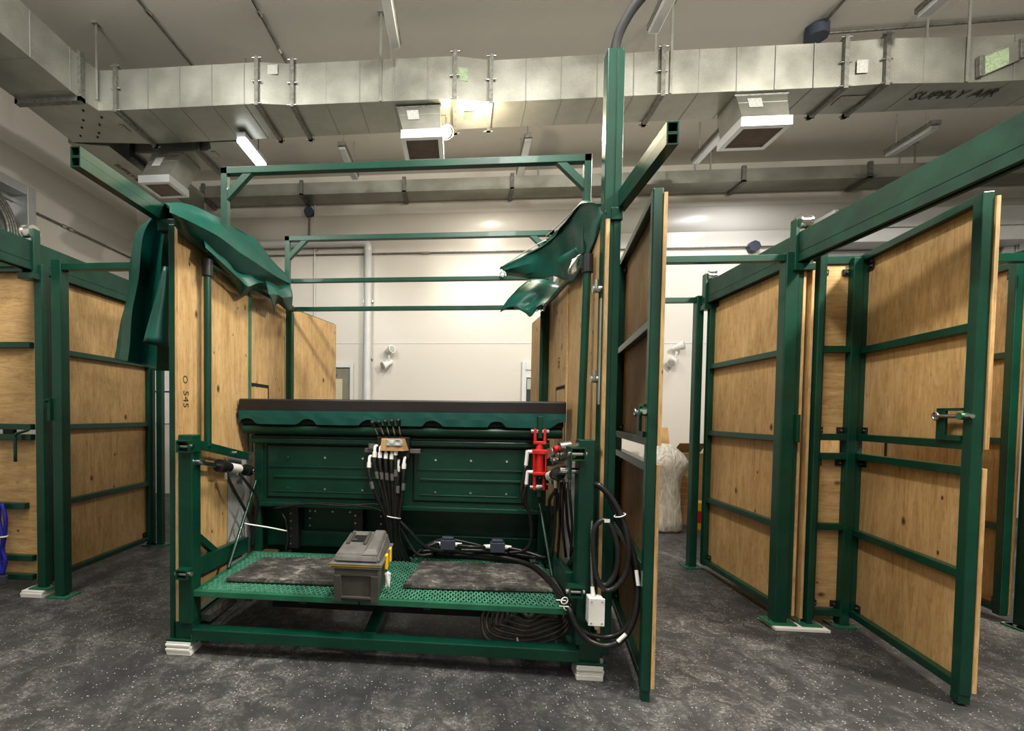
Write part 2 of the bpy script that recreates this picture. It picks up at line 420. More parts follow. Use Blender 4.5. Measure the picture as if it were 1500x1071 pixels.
x = at(461, 400, YB-.03).x
obj('conduit_run', MB().cyl((x, YB-.03, .05), (x, YB-.03, 5.2), .014, seg=8), 'whitep', cd)
q = at(453, 311, YB-.05); obj('junction_box', MB().cyl((q.x, YB-.1, q.z), (q.x, YB-.01, q.z), .085, seg=8), 'boxgrey', cd)
obj('stub_pipe', MB().cyl((q.x, YB-.05, q.z-.45), (q.x, YB-.05, q.z+.3), .018, seg=8), 'galv_dk', cd)
cd = thing('left_wall_conduit', 'thin conduit with couplings running along the left wall', 'conduit', (XL+.03, 5, 4.28))
obj('conduit_run', MB().cyl((XL+.03, -1, 4.28), (XL+.03, 7.85, 4.28), .014, seg=8), 'galv_dk', cd)
for y in (6.3, 6.42): obj('coupling', MB().cyl((XL+.03, y, 4.28), (XL+.03, y+.06, 4.28), .024, seg=8), 'steel', cd)
def spotter(px, py, lab):
    q = at(px, py, YB-.1); t = thing('twin_wall_lamp', lab, 'lamp', (q.x, YB, q.z), group=None)
    obj('wall_base', MB().cyl((q.x, YB-.001, q.z-.06), (q.x, YB-.07, q.z-.06), .07, .055), 'white', t)
    obj('lamp_arm', MB().tube([(q.x, YB-.06, q.z-.06), (q.x+.01, YB-.1, q.z+.02), (q.x, YB-.1, q.z+.06)], .022, 8, 4), 'white', t)
    for a, b, k in (((-.06, -.1, .1), (.08, -.2, .15), 1), ((.03, -.06, -.07), (-.09, -.16, -.14), 0)):
        h = obj('lamp_head', MB().cyl((q.x+a[0], YB+a[1], q.z+a[2]), (q.x+b[0], YB+b[1], q.z+b[2]), .03, .075, 16), 'white', t)
        v0 = Vector((q.x+b[0], YB+b[1], q.z+b[2])); dd = (v0-Vector((q.x+a[0], YB+a[1], q.z+a[2]))).normalized()
        obj('lens', MB().cyl(v0, v0+dd*.008, .06, .055, 16), 'paper', h)
spotter(569, 525, 'white twin-headed lamp on the back wall right of the white pipe')
spotter(990, 520, 'white twin-headed lamp on the back wall beside the right-hand aisle')
# hood of a roller door at the right of the back wall, with the curtain below
t = thing('roller_door', 'long white roller door hood high on the back wall behind the right stalls', 'roller door', (7.0, YB, 0))
obj('hood', MB().box(5.6, 8.4, YB-.45, YB-.005, 4.22, 4.72, .012), 'whitep', t)
obj('hood_seam', MB().box(5.6, 8.4, YB-.454, YB-.45, 4.42, 4.435).box(5.66, 5.69, YB-.455, YB-.45, 4.22, 4.72), 'steel', t)
cu = MB()
for k in range(30): cu.box(5.75, 8.25, YB-.12+(k % 2)*.008, YB-.06, .02+k*.14, .15+k*.14, .01)
obj('curtain', cu, 'alu', t)
for x in (5.66, 8.34): obj('guide_rail', MB().box(x-.07, x+.07, YB-.16, YB-.01, 0, 4.22, .006), 'alu', t)
t = thing('wall_cabinet', 'pale grey electrical cabinet on the back wall at the far right', 'electrical cabinet', (8.5, YB, 4.2))
obj('cabinet_body', MB().box(8.45, 8.85, YB-.15, YB-.004, 3.85, 4.46, .01), 'whitep', t); obj('cabinet_door', MB().box(8.47, 8.83, YB-.165, YB-.15, 3.88, 4.43, .006), 'alu', t)
# round exhaust fan in the left wall
t = thing('exhaust_fan', 'round ringed exhaust fan in a pale metal frame on the left wall', 'fan', (XL, 5.1, 3.9))
fz0, fz1, fy0, fy1 = 3.2, 4.48, 4.2, 5.68
m = MB().box(XL+.005, XL+.25, fy1-.12, fy1, fz0, fz1, .006).box(XL+.005, XL+.25, fy0, fy0+.12, fz0, fz1, .006).box(XL+.005, XL+.25, fy0+.12, fy1-.12, fz1-.12, fz1, .006).box(XL+.005, XL+.25, fy0+.12, fy1-.12, fz0, fz0+.1, .006)
obj('fan_frame', m, 'alu', t); obj('back_plate', MB().box(XL+.005, XL+.03, fy0+.12, fy1-.12, fz0+.1, fz1-.12), 'galv', t)
fc = (XL+.2, 4.93, 3.78)
for k, rr in enumerate((.62, .55, .48, .41)): obj('guard_ring', MB().ring((XL+.10+.035*k, fc[1], fc[2]), (1, 0, 0), rr, .026, 36, 8), 'galv_dk', t)
obj('hub', MB().cyl((XL+.03, fc[1], fc[2]), (XL+.22, fc[1], fc[2]), .12, .1, 20), 'black', t)
for k in range(5):
    a = 2*PI*k/5; dy, dz = math.cos(a), math.sin(a)
    obj('blade', MB().hexa([Vector((XL+.08+o, fc[1]+dy*r+dz*w, fc[2]+dz*r-dy*w)) for o, sgn in ((0, 1), (.01, 1)) for r, w in ((.1, -.04), (.38, -.09), (.38, .09), (.1, .04))]), 'black', t)

# ------------------------------------------------------------------ ductwork
def duct_sec(m, x0, y00, y01, x1, y10, y11, z0=4.8, z1=5.23):
    m.hexa([(x0, y00, z0), (x1, y10, z0), (x1, y11, z0), (x0, y01, z0), (x0, y00, z1), (x1, y10, z1), (x1, y11, z1), (x0, y01, z1)])
def ribs(m, x0, x1, y0, y1, step, z0=4.8, z1=5.23):           # standing seams pressed across the sheet
    x = x0+step
    while x < x1-.1:
        m.box(x-.004, x+.004, y0-.004, y0, z0, z1, 0, 1).box(x-.004, x+.004, y0, y1, z0-.004, z0, 0, 1); x += step
D = thing('supply_duct', 'large galvanised supply duct crossing the room under the ceiling', 'duct', (0, 5, 4.8))
SX = [-3.79, -2.205, -1.837, -.12, .255, 1.97, 3.69, 4.05, 4.86]
SY = [(4.70, 5.31), (4.70, 5.295), (4.75, 5.29), (4.765, 5.28), (4.85, 5.267), (4.85, 5.275), (4.86, 5.27), (4.845, 5.28), (4.885, 5.275)]
for i in range(len(SX)-1):
    m = MB(); duct_sec(m, SX[i], *SY[i], SX[i+1], *SY[i+1])
    if SX[i+1]-SX[i] > .6: ribs(m, SX[i], SX[i+1], (SY[i][0]+SY[i+1][0])/2-.002, (SY[i][1]+SY[i+1][1])/2, .36)
    obj('duct_section', m, ('galv', 'seam'), D)
m = MB(); duct_sec(m, 4.86, 4.885, 5.275, 9.1, 4.885, 5.275); ribs(m, 4.86, 9.1, 4.883, 5.275, .36); obj('duct_section', m, ('galv', 'seam'), D)
for i in range(8):                                           # bolted flanges with long bolts
    x, (y0, y1) = SX[i], SY[i]; w = .02
    m = MB().box(x-w, x+w, y0-.035, y0, 4.765, 5.27).box(x-w, x+w, y0, y1+.05, 4.765, 4.8).box(x-w, x+w, y0, y1, 5.23, 5.265).box(x-w, x+w, y1, y1+.035, 4.765, 5.27)
    f = obj('duct_flange', m, 'galv_dk', D)
    b = MB()
    for z in (4.79, 5.02, 5.26): b.cyl((x-.05, y0-.02, z), (x+.05, y0-.02, z), .009, seg=8)
    b.cyl((x-.05, y1+.03, 4.78), (x+.05, y1+.03, 4.78), .009, seg=8)
    obj('flange_bolt', b, 'steel', f)
def sticker(par, mat, px0, py0, px1, py1, Y=None, z=None, name='sticker'):
    if Y is not None:
        a, b = at(px0, py1, Y), at(px1, py0, Y); m = MB().box(a.x, b.x, Y-.008, Y-.004, a.z, b.z)
    else:
        a, b = atz(px0, py0, z), atz(px1, py1, z); m = MB().box(a.x, b.x, a.y, b.y, z-.008, z-.004)
    return obj(name, m, mat, par)
sticker(D, 'paper', 391, 95, 407, 110, Y=4.722); sticker(D, 'paper', 1254, 88, 1271, 108, Y=4.845)
m = MB(); a, b = at(671, 100, 4.785), at(685, 120, 4.80); m.poly([(a.x, 4.775, b.z), (b.x, 4.795, b.z), (b.x, 4.795, a.z), (a.x, 4.775, a.z)], (0, -.004, 0)); obj('sticker', m, 'greenpaper', D)
sticker(D, 'greenlabel', 680, 163, 693, 174, z=4.8); sticker(D, 'paper', 173, 183, 192, 193, z=4.8); sticker(D, 'paper', 1232, 141, 1252, 153, z=4.8)
q = atz(1397, 140, 4.79); text_part('lettering', 'SUPPLY AIR', 'ink', D, (q.x, q.y, 4.793), (1, 0, 0), (0, -1, 0), .11)
# right end branch leaning up
A0, A1, B0, B1 = at(1436, 113, 4.86), at(1436, 83, 4.86), at(1496, 86, 4.84), at(1496, 58, 4.84)
k_ = Vector((0, .02, 0))
bs = obj('branch_section', MB().hexa([A0, B0, B0+k_, A0+k_, A1, B1, B1+k_, A1+k_]), 'galv', D)
C0, C1, D0, D1 = [p_+Vector((0, -.003, 0)) for p_ in (at(1438, 111, 4.856), at(1438, 85, 4.856), at(1477, 94, 4.846), at(1477, 70, 4.846))]
obj('sticker', MB().poly([C0, D0, D1, C1], (0, -.003, 0)), 'greenpaper', bs)
obj('duct_flange', MB().beam(A0, A1, .045, .04, .002), 'galv_dk', bs); obj('duct_flange', MB().beam(B0, B1, .045, .04, .002), 'galv_dk', bs)
# left elbow and branch towards the front
E1 = thing('elbow_duct', 'galvanised duct elbow and branch above the left wall, with riveted underside', 'duct', (-4.3, 4.9, 4.8))
m = MB(); m.hexa([(-4.72, 4.5, 4.8), (-4.04, 4.5, 4.8), (-4.0, 4.69, 4.8), (-4.78, 5.21, 4.8), (-4.72, 4.5, 5.23), (-4.04, 4.5, 5.23), (-4.0, 4.69, 5.23), (-4.78, 5.21, 5.23)])
m.hexa([(-4.0, 4.69, 4.8), (-3.795, 4.70, 4.8), (-3.795, 5.31, 4.8), (-4.78, 5.21, 4.8), (-4.0, 4.69, 5.23), (-3.795, 4.70, 5.23), (-3.795, 5.31, 5.23), (-4.78, 5.21, 5.23)])
obj('elbow_body', m, 'galv', E1)
m = MB().box(-4.72, -4.04, -3.3, 4.5, 4.8, 5.23)
for y in (4.38, 3.95, 3.5, 3.1): m.box(-4.72, -4.036, y-.004, y+.004, 4.796, 4.8, 0, 1).box(-4.04, -4.036, y-.004, y+.004, 4.8, 5.23, 0, 1)
obj('branch_body', m, ('galv', 'seam'), E1)
m = MB().box(-4.75, -4.0, 4.46, 4.52, 4.755, 4.8).box(-4.04, -4.0, 4.46, 4.52, 4.755, 5.27).box(-4.75, -4.72, 4.46, 4.52, 4.755, 5.27)
obj('duct_flange', m, 'galv_dk', E1)
m = MB()
for px, py in ((122, 162), (122, 176), (120, 187), (118, 199), (149, 172), (146, 183), (145, 195), (143, 201)): q = atz(px, py, 4.798); m.cyl((q.x, q.y, 4.79), (q.x, q.y, 4.8), .012, seg=8)
obj('rivet', m, 'black', E1)
# branch running back along the left wall
E2 = thing('rear_branch_duct', 'flat galvanised duct running back beside the left wall', 'duct', (-4.7, 6.5, 4.8))
s = obj('duct_section', MB().hexa([(-4.85, 5.22, 4.8), (-4.4, 5.32, 4.8), (-4.4, 7.4, 4.8), (-5.05, 7.4, 4.8), (-4.85, 5.22, 5.2), (-4.4, 5.32, 5.2), (-4.4, 7.4, 5.2), (-5.05, 7.4, 5.2)]), 'galv', E2)
q = atz(197, 256, 4.79); text_part('lettering', 'SUPPLY AIR', 'ink', E2, (q.x-.07, q.y, 4.793), (0, 1, 0), (1, 0, 0), .07)
# curved return branch behind the main duct
E3 = thing('curved_branch_duct', 'short curved duct branch behind the main duct feeding the left diffuser', 'duct', (-3.3, 5.6, 4.8))
out = [Vector((-2.69, 5.33, 4.8)), Vector((-2.70, 5.5, 4.8)), Vector((-2.78, 5.68, 4.8)), Vector((-2.95, 5.84, 4.8)), Vector((-3.2, 5.92, 4.8)), Vector((-4.2, 5.93, 4.8))]
inn = [Vector((-4.2, 5.5, 4.8)), Vector((-3.25, 5.5, 4.8)), Vector((-3.15, 5.45, 4.8)), Vector((-3.1, 5.33, 4.8))]
obj('branch_body', MB().poly(out+inn, (0, 0, .4)), 'galv', E3)
obj('duct_flange', MB().box(-3.36, -3.31, 5.46, 5.97, 4.76, 5.24), 'galv_dk', E3)
obj('end_collar', MB().box(-4.24, -4.2, 5.46, 5.97, 4.74, 5.24), 'black', E3)
sticker(E3, 'paper', 308, 222, 322, 229, z=4.8)
# diffusers
def diffuser(lab, top, bot, zt, zb):
    (x0, x1, y0, y1), (u0, u1, v0, v1) = top, bot
    t = thing('air_diffuser', lab, 'air vent', ((x0+x1)/2, (y0+y1)/2, zb))
    zm = zb+.09
    obj('neck', MB().hexa([(u0, v0, zm), (u1, v0, zm), (u1, v1, zm), (u0, v1, zm), (x0, y0, zt), (x1, y0, zt), (x1, y1, zt), (x0, y1, zt)]), 'galv', t)
    e = .02
    m = MB().box(u0-e, u1+e, v0-e, v0+.03, zb, zm).box(u0-e, u1+e, v1-.03, v1+e, zb, zm).box(u0-e, u0+.03, v0+.03, v1-.03, zb, zm).box(u1-.03, u1+e, v0+.03, v1-.03, zb, zm)
    obj('grille_frame', m, 'alu', t)
    m = MB().box(u0+.03, u1-.03, v0+.03, v1-.03, zb+.05, zb+.06)
    n = 14
    for k in range(n): y = v0+.03+(v1-v0-.06)*(k+.5)/n; m.box(u0+.03, u1-.03, y-.003, y+.003, zb+.012, zb+.05)
    obj('grille', m, 'brownfilter', t)
    def fp(u, f): return Vector((u0+(x0-u0)*f+((u1-u0)+((x1-x0)-(u1-u0))*f)*u, v0+(y0-v0)*f, zm+(zt-zm)*f))
    nn = Vector((0, -.003, 0))
    obj('sticker', MB().poly([fp(.2, .42)+nn, fp(.48, .42)+nn, fp(.48, .8)+nn, fp(.2, .8)+nn], nn), 'paper', t)
    obj('cleat', MB().beam(fp(-.03, .96), fp(1.03, .96), .012, .02), 'galv_dk', t); obj('cross_break', MB().beam(fp(.01, .63), fp(.99, .63), .006, .008), 'galv', t)
diffuser('galvanised air diffuser under the middle of the supply duct beside the glowing lamp', (-.735, -.275, 4.84, 5.22), (-.66, -.26, 4.79, 5.2), 4.797, 4.42)
diffuser('galvanised air diffuser under the right part of the supply duct', (2.71, 3.2, 4.90, 5.23), (2.68, 3.11, 4.72, 5.1), 4.797, 4.36)
diffuser('galvanised air diffuser hanging from the curved branch on the left', (-3.96, -3.55, 5.50, 5.88), (-3.94, -3.58, 5.26, 5.62), 4.797, 4.3)
# slim duct along the back wall
D2 = thing('return_duct', 'slim galvanised duct running along the top of the back wall', 'duct', (0, 7.6, 5.2))
xs = [-4.55, -2.36, 0.76, 2.75, 5.05, 7.3, 9.1]
for i in range(len(xs)-1):
    obj('duct_section', MB().box(xs[i], xs[i+1], 7.5, 7.85, 5.205, 5.40), 'galv', D2)
for px in (442, 592, 750, 1088, 1272, 1402):
    x = at(px, 272, 7.5).x; obj('duct_flange', MB().box(x-.03, x+.03, 7.46, 7.5, 5.18, 5.43).box(x-.03, x+.03, 7.46, 7.87, 5.17, 5.205), 'galv_dk', D2)
obj('duct_flange', MB().box(-4.5, -4.44, 7.46, 7.5, 5.17, 5.43).box(-4.5, -4.44, 7.46, 7.87, 5.16, 5.205), 'galv_dk', D2)
# hangers from the ceiling
def rod(px, py0, Y, z0, lab, w=.024, grp='duct hanger rods'):
    q = at(px, py0, Y)
    m = MB().box(q.x-w/2, q.x+w/2, Y-.004, Y+.004, z0, ZC).box(q.x-.03, q.x+.03, Y-.03, Y+.03, ZC-.012, ZC)
    return tag(obj('duct_hanger', m, 'galv'), lab, 'hanger', grp)
rod(141, 60, 4.66, 4.9, 'thin metal hanger strap from ceiling to the left elbow of the big duct')
rod(558, 60, 4.75, 4.8, 'metal hanger strap left of the ceiling light above the middle diffuser')
rod(573, 60, 5.05, 5.23, 'thin hanger strap just right of the middle ceiling light, behind the duct')
rod(985, 40, 4.84, 4.8, 'metal hanger strap on the duct right of the tall green post')
rod(961, 50, 5.05, 5.23, 'thin hanger strap behind the duct, nearest the tall green post')
rod(1420, 40, 4.87, 4.8, 'metal hanger strap at the right end of the big duct')
rod(1358, 50, 5.05, 5.23, 'thin hanger strap behind the duct below the right-end ceiling light')
rod(788, 262, 7.55, 5.40, 'hanger strap above the middle of the slim rear duct')
rod(1041, 235, 7.5, 5.40, 'hanger strap above the slim rear duct near the right diffuser')
rod(1341, 215, 7.5, 5.40, 'hanger strap above the right part of the slim rear duct')
# ceiling conduits
def conduit(a, b, lab, couplings=()):
    p, q = atz(*a, ZC-.02), atz(*b, ZC-.02)
    t = thing('ceiling_conduit', lab, 'conduit', (p.x, p.y, ZC-.02)); obj('conduit_run', MB().cyl(p, q, .014, seg=8), 'galv_dk', t)
    for k in couplings: c0 = p.lerp(q, k); c1 = p.lerp(q, k+.06); obj('coupling', MB().cyl(c0, c1, .024, seg=8), 'steel', t)
    return t
conduit((196, -8), (290, 106), 'thin conduit on the ceiling, left of the other near the left corner', (.16,))
conduit((360, -18), (424, 100), 'thin conduit on the ceiling between the left flanges of the duct', (.24, .7))
t = conduit((1196, 50), (1560, 22), 'conduit on the ceiling at right ending in a dark junction box')
q = atz(1196, 48, ZC-.06); obj('junction_box', MB().cyl((q.x, q.y, ZC-.12), (q.x, q.y, ZC), .11, seg=8), 'boxgrey', t)
obj('conduit_spur', MB().cyl(atz(1203, 38, ZC-.02), atz(1250, -15, ZC-.02), .014, seg=8), 'galv_dk', t)
# strip lights
def strip(a, b, lab, lit=False, z=5.2, ext=0.0):
    p, q = atz(*a, z), atz(*b, z)
    if p.y > q.y: p, q = q, p
    x = (p.x+q.x)/2; p.x = q.x = x; p.y -= ext
    t = thing('strip_light', lab, 'ceiling light', (x, (p.y+q.y)/2, z), group='ceiling strip lights')
    obj('housing', MB().box(x-.055, x+.055, p.y, q.y, z+.02, z+.075, .006), 'galv_dk' if not lit else 'whitep', t)
    obj('diffuser', MB().box(x-(.062 if lit else .05), x+(.062 if lit else .05), p.y+.02, q.y-.02, z-.03, z+.02, .012), 'led' if lit else 'alu', t, 'lit white diffuser' if lit else None)
    for y in (p.y+.12, q.y-.12): obj('suspension_rod', MB().cyl((x, y, z+.075), (x, y, ZC), .008, seg=6), 'steel', t)
    return x, (p.y+q.y)/2, z
LIT = strip((349, 203), (388, 243), 'bright lit strip light hanging left behind the big duct', True, z=4.70)
strip((563, -20), (580, 70), 'unlit strip light at the top above the middle diffuser')
strip((988, -20), (957, 48), 'unlit strip light at the top right of the tall green post')
strip((1405, -22), (1345, 25), 'unlit strip light at the top above the right end of the duct')
strip((1372, 184), (1300, 228), 'unlit strip light below the duct at the far right')
strip((1060, 194), (1017, 239), 'unlit strip light just left of the right diffuser')
strip((772, 203), (763, 258), 'unlit strip light behind the middle of the duct, above the green arch')
strip((502, 215), (519, 262), 'unlit strip light between the bright strip and the middle diffuser')
# glowing round lamp
q = at(653, 193, 5.02)
t = thing('round_lamp', 'small round lamp glowing warm yellow below the middle of the duct', 'lamp', (q.x, q.y, q.z))
obj('lamp_stem', MB().cyl((q.x, q.y, q.z+.05), (q.x, q.y, 4.797), .01, seg=8), 'steel', t)
obj('lamp_shade', MB().ring((q.x+.01, q.y, q.z-.005), (0, 1, .3), .075, .005), 'chrome', t)
obj('bulb', MB().ball((q.x, q.y, q.z), .06), 'bulb', t)
LAMP = q.copy()

# ------------------------------------------------------------------ stall gates
def bolt(m, p, d, r=.008, h=.008): p = Vector(p); m.cyl(p, p+Vector(d)*h, r, seg=8)
def gate(name, lab, cat, hinge, tip, mat='ply', tipstile=True, rails=(.10, .70, 1.26, 1.40, 2.03, 2.70), split=True, latch=True, group=None, z0=0.06, ztop=2.72, seam=None, stile=.06, grain_up=True, tabs=True):
    hx, hy = hinge; tx, ty = tip; w = math.hypot(tx-hx, ty-hy)
    t = thing(name, lab, cat, (hx, hy, 0), math.atan2(ty-hy, tx-hx), group)
    L = dict(parent=t, local=True)
    for x in ((0, w-stile) if tipstile else (0,)): obj('stile', MB().box(x, x+stile, -.05, 0, z0, ztop, .005), 'green', **L)
    for k, z in enumerate(rails):
        obj('rail', MB().box(stile, w-(stile if tipstile else 0), -.045, 0, z-.024, z+.024, .004), 'green', **L)
    zs = [(z0+.02, rails[2]+.02, 0), (rails[3]-.02, ztop-.03, 1)] if split else [(z0+.02, ztop-.03, 0)]
    for a, b, k in zs:
        m = MB().box(.005, w+.004+.004*k, .0, .018, a, b, .0015)
        obj('plywood_sheet', m, mat, **L)
    if tabs:
        zz = [rails[0]+.05, rails[2]-.05, rails[3]+.05, ztop-.09] if split else [rails[0]+.05, ztop-.09]
        for x in (stile+.028, w-stile-.028):
            for z in zz:
                m = MB().box(x-.026, x+.026, -.012, -.001, z-.024, z+.024, .002)
                tb = obj('corner_tab', m, 'black', **L)
                m = MB(); bolt(m, (x, -.012, z), (0, -1, 0)); obj('bolt', m, 'steel', parent=tb, local=True)
    if latch:
        xb = w-stile-.16
        m = MB().box(xb, xb+.06, -.06, -.045, 1.42, 1.60, .003).box(xb, w-stile, -.06, -.045, 1.585, 1.60, .002).box(xb+.06, w-stile, -.06, -.04, 1.42, 1.45, .002)
        lt = obj('latch_plate', m, 'green', **L)
        m = MB().cyl((xb+.02, -.07, 1.555), (w+.03, -.07, 1.555), .011, seg=10); m.ring((xb+.02, -.075, 1.555), (0, 1, 0), .02, .006, 16, 6)
        obj('latch_rod', m, 'steel', parent=lt, local=True)
        m = MB().cyl((w-.03, -.085, 1.555), (w-.03, -.05, 1.555), .02, seg=12); obj('latch_knob', m, 'green_lt', parent=lt, local=True)
    return t, w
tR, wR = gate('stall_door', 'open plywood stall door in green frame swung towards the front at the far right', 'stall door', (2.925, 3.60), (2.725, 2.60))
obj('drop_bolt', MB().box(wR-.06, wR-.005, -.05, 0, .012, .06, .003), 'green', parent=tR, local=True)
tC, wC = gate('stall_door', 'open plywood stall door in green frame beside the tall green post', 'stall door', (1.235, 3.62), (1.025, 2.46))
obj('drop_bolt', MB().box(wC-.05, wC-.008, -.045, 0, .0, .06, .003), 'green', parent=tC, local=True)
gR, _ = gate('sliding_gate', 'plywood sliding gate hung from the right track beam between two green posts', 'sliding gate', (2.46, 4.72), (2.44, 3.50), rails=(.10, .72, 1.38, 2.03, 2.70), latch=False, split=False)
gL, _ = gate('sliding_gate', 'plywood sliding gate hung from the left track beam, behind the left posts', 'sliding gate', (-3.50, 3.50), (-3.50, 4.78), rails=(.10, .72, 1.38, 2.03, 2.70), latch=False, split=False)
gF, _ = gate('sliding_gate', 'plywood sliding gate under the far right beam, seen past the open right door', 'sliding gate', (4.30, 5.0), (4.12, 3.72), rails=(.10, .72, 1.38, 2.03, 2.70), latch=False, split=False)
gX, wX = gate('stall_door', 'closed front stall door of plywood with level grain at the far left edge', 'stall door', (-4.85, 3.46), (-3.535, 3.46), mat='plyx', tipstile=False, tabs=False, rails=(.13, .29, 1.30, 1.385, 2.06, 2.68), latch=False, z0=.08)
obj('rail', MB().box(.06, wX-.06, -.045, 0, .70, .75, .004), 'green', parent=gX, local=True)
obj('latch_handle', MB().tube([(wX-.09, -.08, 1.33), (wX-.10, -.08, 1.3), (wX-.10, -.08, 1.1)], .012, 8, 3).cyl((wX-.09, -.08, 1.33), (wX-.0, -.06, 1.36), .011, seg=8), 'green', parent=gX, local=True)
obj('slot_block', MB().box(wX-.30, wX-.2, .001, .03, 1.30, 1.40, .003), 'black', parent=gX, local=True)
def trolley(par, x, y, ztop, zb, face):
    p = obj('trolley', MB().box(x-.012+face*.05, x+.012+face*.05, y-.03, y+.03, zb, ztop+.02, .004).box(x-.012-face*.05, x+.012-face*.05, y-.03, y+.03, zb, ztop-.02, .004).box(x-.07, x+.07, y-.045, y+.045, zb-.05, zb, .004), 'green', par)
    obj('wheel', MB().cyl((x-.035, y, ztop), (x+.035, y, ztop), .045, seg=24).cyl((x-.04, y, ztop), (x-.03, y, ztop), .055, seg=24).cyl((x+.03, y, ztop), (x+.04, y, ztop), .055, seg=24), 'chrome', p)
trolley(gR, 2.42, 3.50, 2.94, 2.64, -1); trolley(gR, 2.42, 4.70, 2.92, 2.64, -1)
trolley(gL, -3.47, 3.37, 2.95, 2.62, 1)
# track beams with lipped channel underneath
def track(lab, x, y0, y1, zb, zt, x1=None):
    x1 = x if x1 is None else x1
    t = thing('track_beam', lab, 'beam', (x, y0, zb))
    obj('beam_tube', MB().beam((x, y0, (zb+zt)/2), (x1, y1, (zb+zt)/2), .075, zt-zb, .006), 'green_beam', t)
    m = MB()
    for o in (-.035, .035): m.beam((x+o, y0, zb-.03), (x1+o, y1, zb-.03), .006, .06, 0)
    for o in (-.024, .024): m.beam((x+o, y0, zb-.058), (x1+o, y1, zb-.058), .02, .006, 0)
    obj('channel', m, 'green_beam', t)
    return t
track('heavy green track beam slanting overhead at the right, carrying a roller', 2.42, .9, 4.78, 2.715, 2.865)
track('heavy green track beam at the left edge, carrying a roller', -3.47, 1.2, 4.9, 2.705, 2.875)
track('green track beam mostly hidden behind the open door at the far right', 4.28, 3.3, 5.1, 2.70, 2.84)

# ------------------------------------------------------------------ stall frames
def post(t, x0, x1, y0, y1, z1=2.72, plate=True, z0=.0, lab=None):
    o = obj('post', MB().box(x0, x1, y0, y1, z0, z1, .006), 'green', t)
    if plate:
        e = .05; obj('foot_plate', MB().box(x0-e, x1+e, y0-e*.6, y1+e*.6, z0, z0+.012, .002), 'green_lt', o)
        m = MB()
        for x in (x0-e*.5, x1+e*.5): m.cyl((x, (y0+y1)/2, z0+.012), (x, (y0+y1)/2, z0+.028), .013, seg=6)
        obj('anchor_bolt', m, 'steel', o)
    return o
FL = thing('stall_frame', 'left green stall frame of posts joined by thin header tubes', 'stall frame', (-3.3, 3.4, 0))
post(FL, -3.285, -3.20, 3.36, 3.44, 2.73); post(FL, -3.46, -3.385, 3.385, 3.45, 2.70, z0=.055)
post(FL, -3.54, -3.47, 4.79, 4.85, 2.68); post(FL, -3.43, -3.365, 4.80, 4.86, 2.68)
obj('header', MB().box(-3.20, -1.86, 3.37, 3.43, 2.645, 2.70, .004), 'green', FL)
obj('header', MB().box(-5.0, -3.47, 3.40, 3.45, 2.69, 2.745, .004), 'green', FL)
obj('rear_header', MB().box(-3.36, -1.75, 4.80, 4.86, 2.62, 2.68, .004), 'green', FL)
obj('lock_box', MB().box(-3.31, -3.285, 3.34, 3.40, 1.44, 1.62, .003).cyl((-3.31, 3.34, 1.6), (-3.31, 3.31, 1.6), .012, seg=8), 'green_dk', FL)
FR = thing('stall_frame', 'green stall frame behind the white floor plate, right of the middle aisle', 'stall frame', (2.5, 3.5, 0))
post(FR, 2.31, 2.40, 3.48, 3.56, 2.73, z0=.022); post(FR, 2.535, 2.575, 3.48, 3.56, 2.73, z0=.022); post(FR, 2.59, 2.615, 3.52, 3.57, 2.73, plate=False)
post(FR, 2.80, 2.865, 3.53, 3.60, 2.70); post(FR, 2.33, 2.40, 4.76, 4.84, 2.75)
obj('header', MB().box(1.30, 2.31, 3.49, 3.54, 2.665, 2.715, .004), 'green', FR)
obj('header', MB().box(1.0, 2.33, 4.77, 4.82, 2.685, 2.735, .004), 'green', FR)
obj('header', MB().box(2.615, 4.1, 3.56, 3.61, 2.66, 2.72, .004), 'green', FR)
for a, b in ((.13, 1.27), (1.39, 2.66)):
    obj('infill_panel', MB().box(2.615, 2.80, 3.575, 3.593, a, b, .001), 'plyx', FR)
for z in (.10, .74, 1.26, 1.40, 2.04): obj('infill_rail', MB().box(2.615, 2.80, 3.53, 3.574, z-.024, z+.024, .003), 'green_dk', FR)
for x in (2.635, 2.775):
    for z in (.16, 1.21, 1.45, 2.60):
        tb = obj('corner_tab', MB().box(x-.02, x+.02, 3.56, 3.574, z-.022, z+.022, .002), 'black', FR)
        m = MB(); bolt(m, (x, 3.56, z), (0, -1, 0)); obj('bolt', m, 'steel', tb)
obj('rear_partition', MB().box(2.53, 4.2, 4.86, 4.88, .08, 2.66, .001), 'ply', FR); obj('partition_post', MB().box(3.02, 3.09, 4.80, 4.855, 0, 2.68, .004), 'green', FR)
obj('pocket_sheet', MB().box(2.50, 2.518, 3.50, 4.7, .06, 2.66, .001), 'ply', FR)
obj('lock_box', MB().box(2.40, 2.425, 3.455, 3.50, 1.36, 1.56, .003), 'green_dk', FR)
FF = thing('stall_frame', 'green post and header of the next stall, cut off by the right edge', 'stall frame', (4.15, 3.68, 0))
post(FF, 4.13, 4.21, 3.62, 3.70, 2.74)
obj('header', MB().box(4.21, 5.6, 3.63, 3.68, 2.66, 2.72, .004), 'green', FF)
for z in (.0,): obj('foot_shim', MB().box(4.1, 4.3, 3.56, 3.74, 0, .012), 'white', FF)
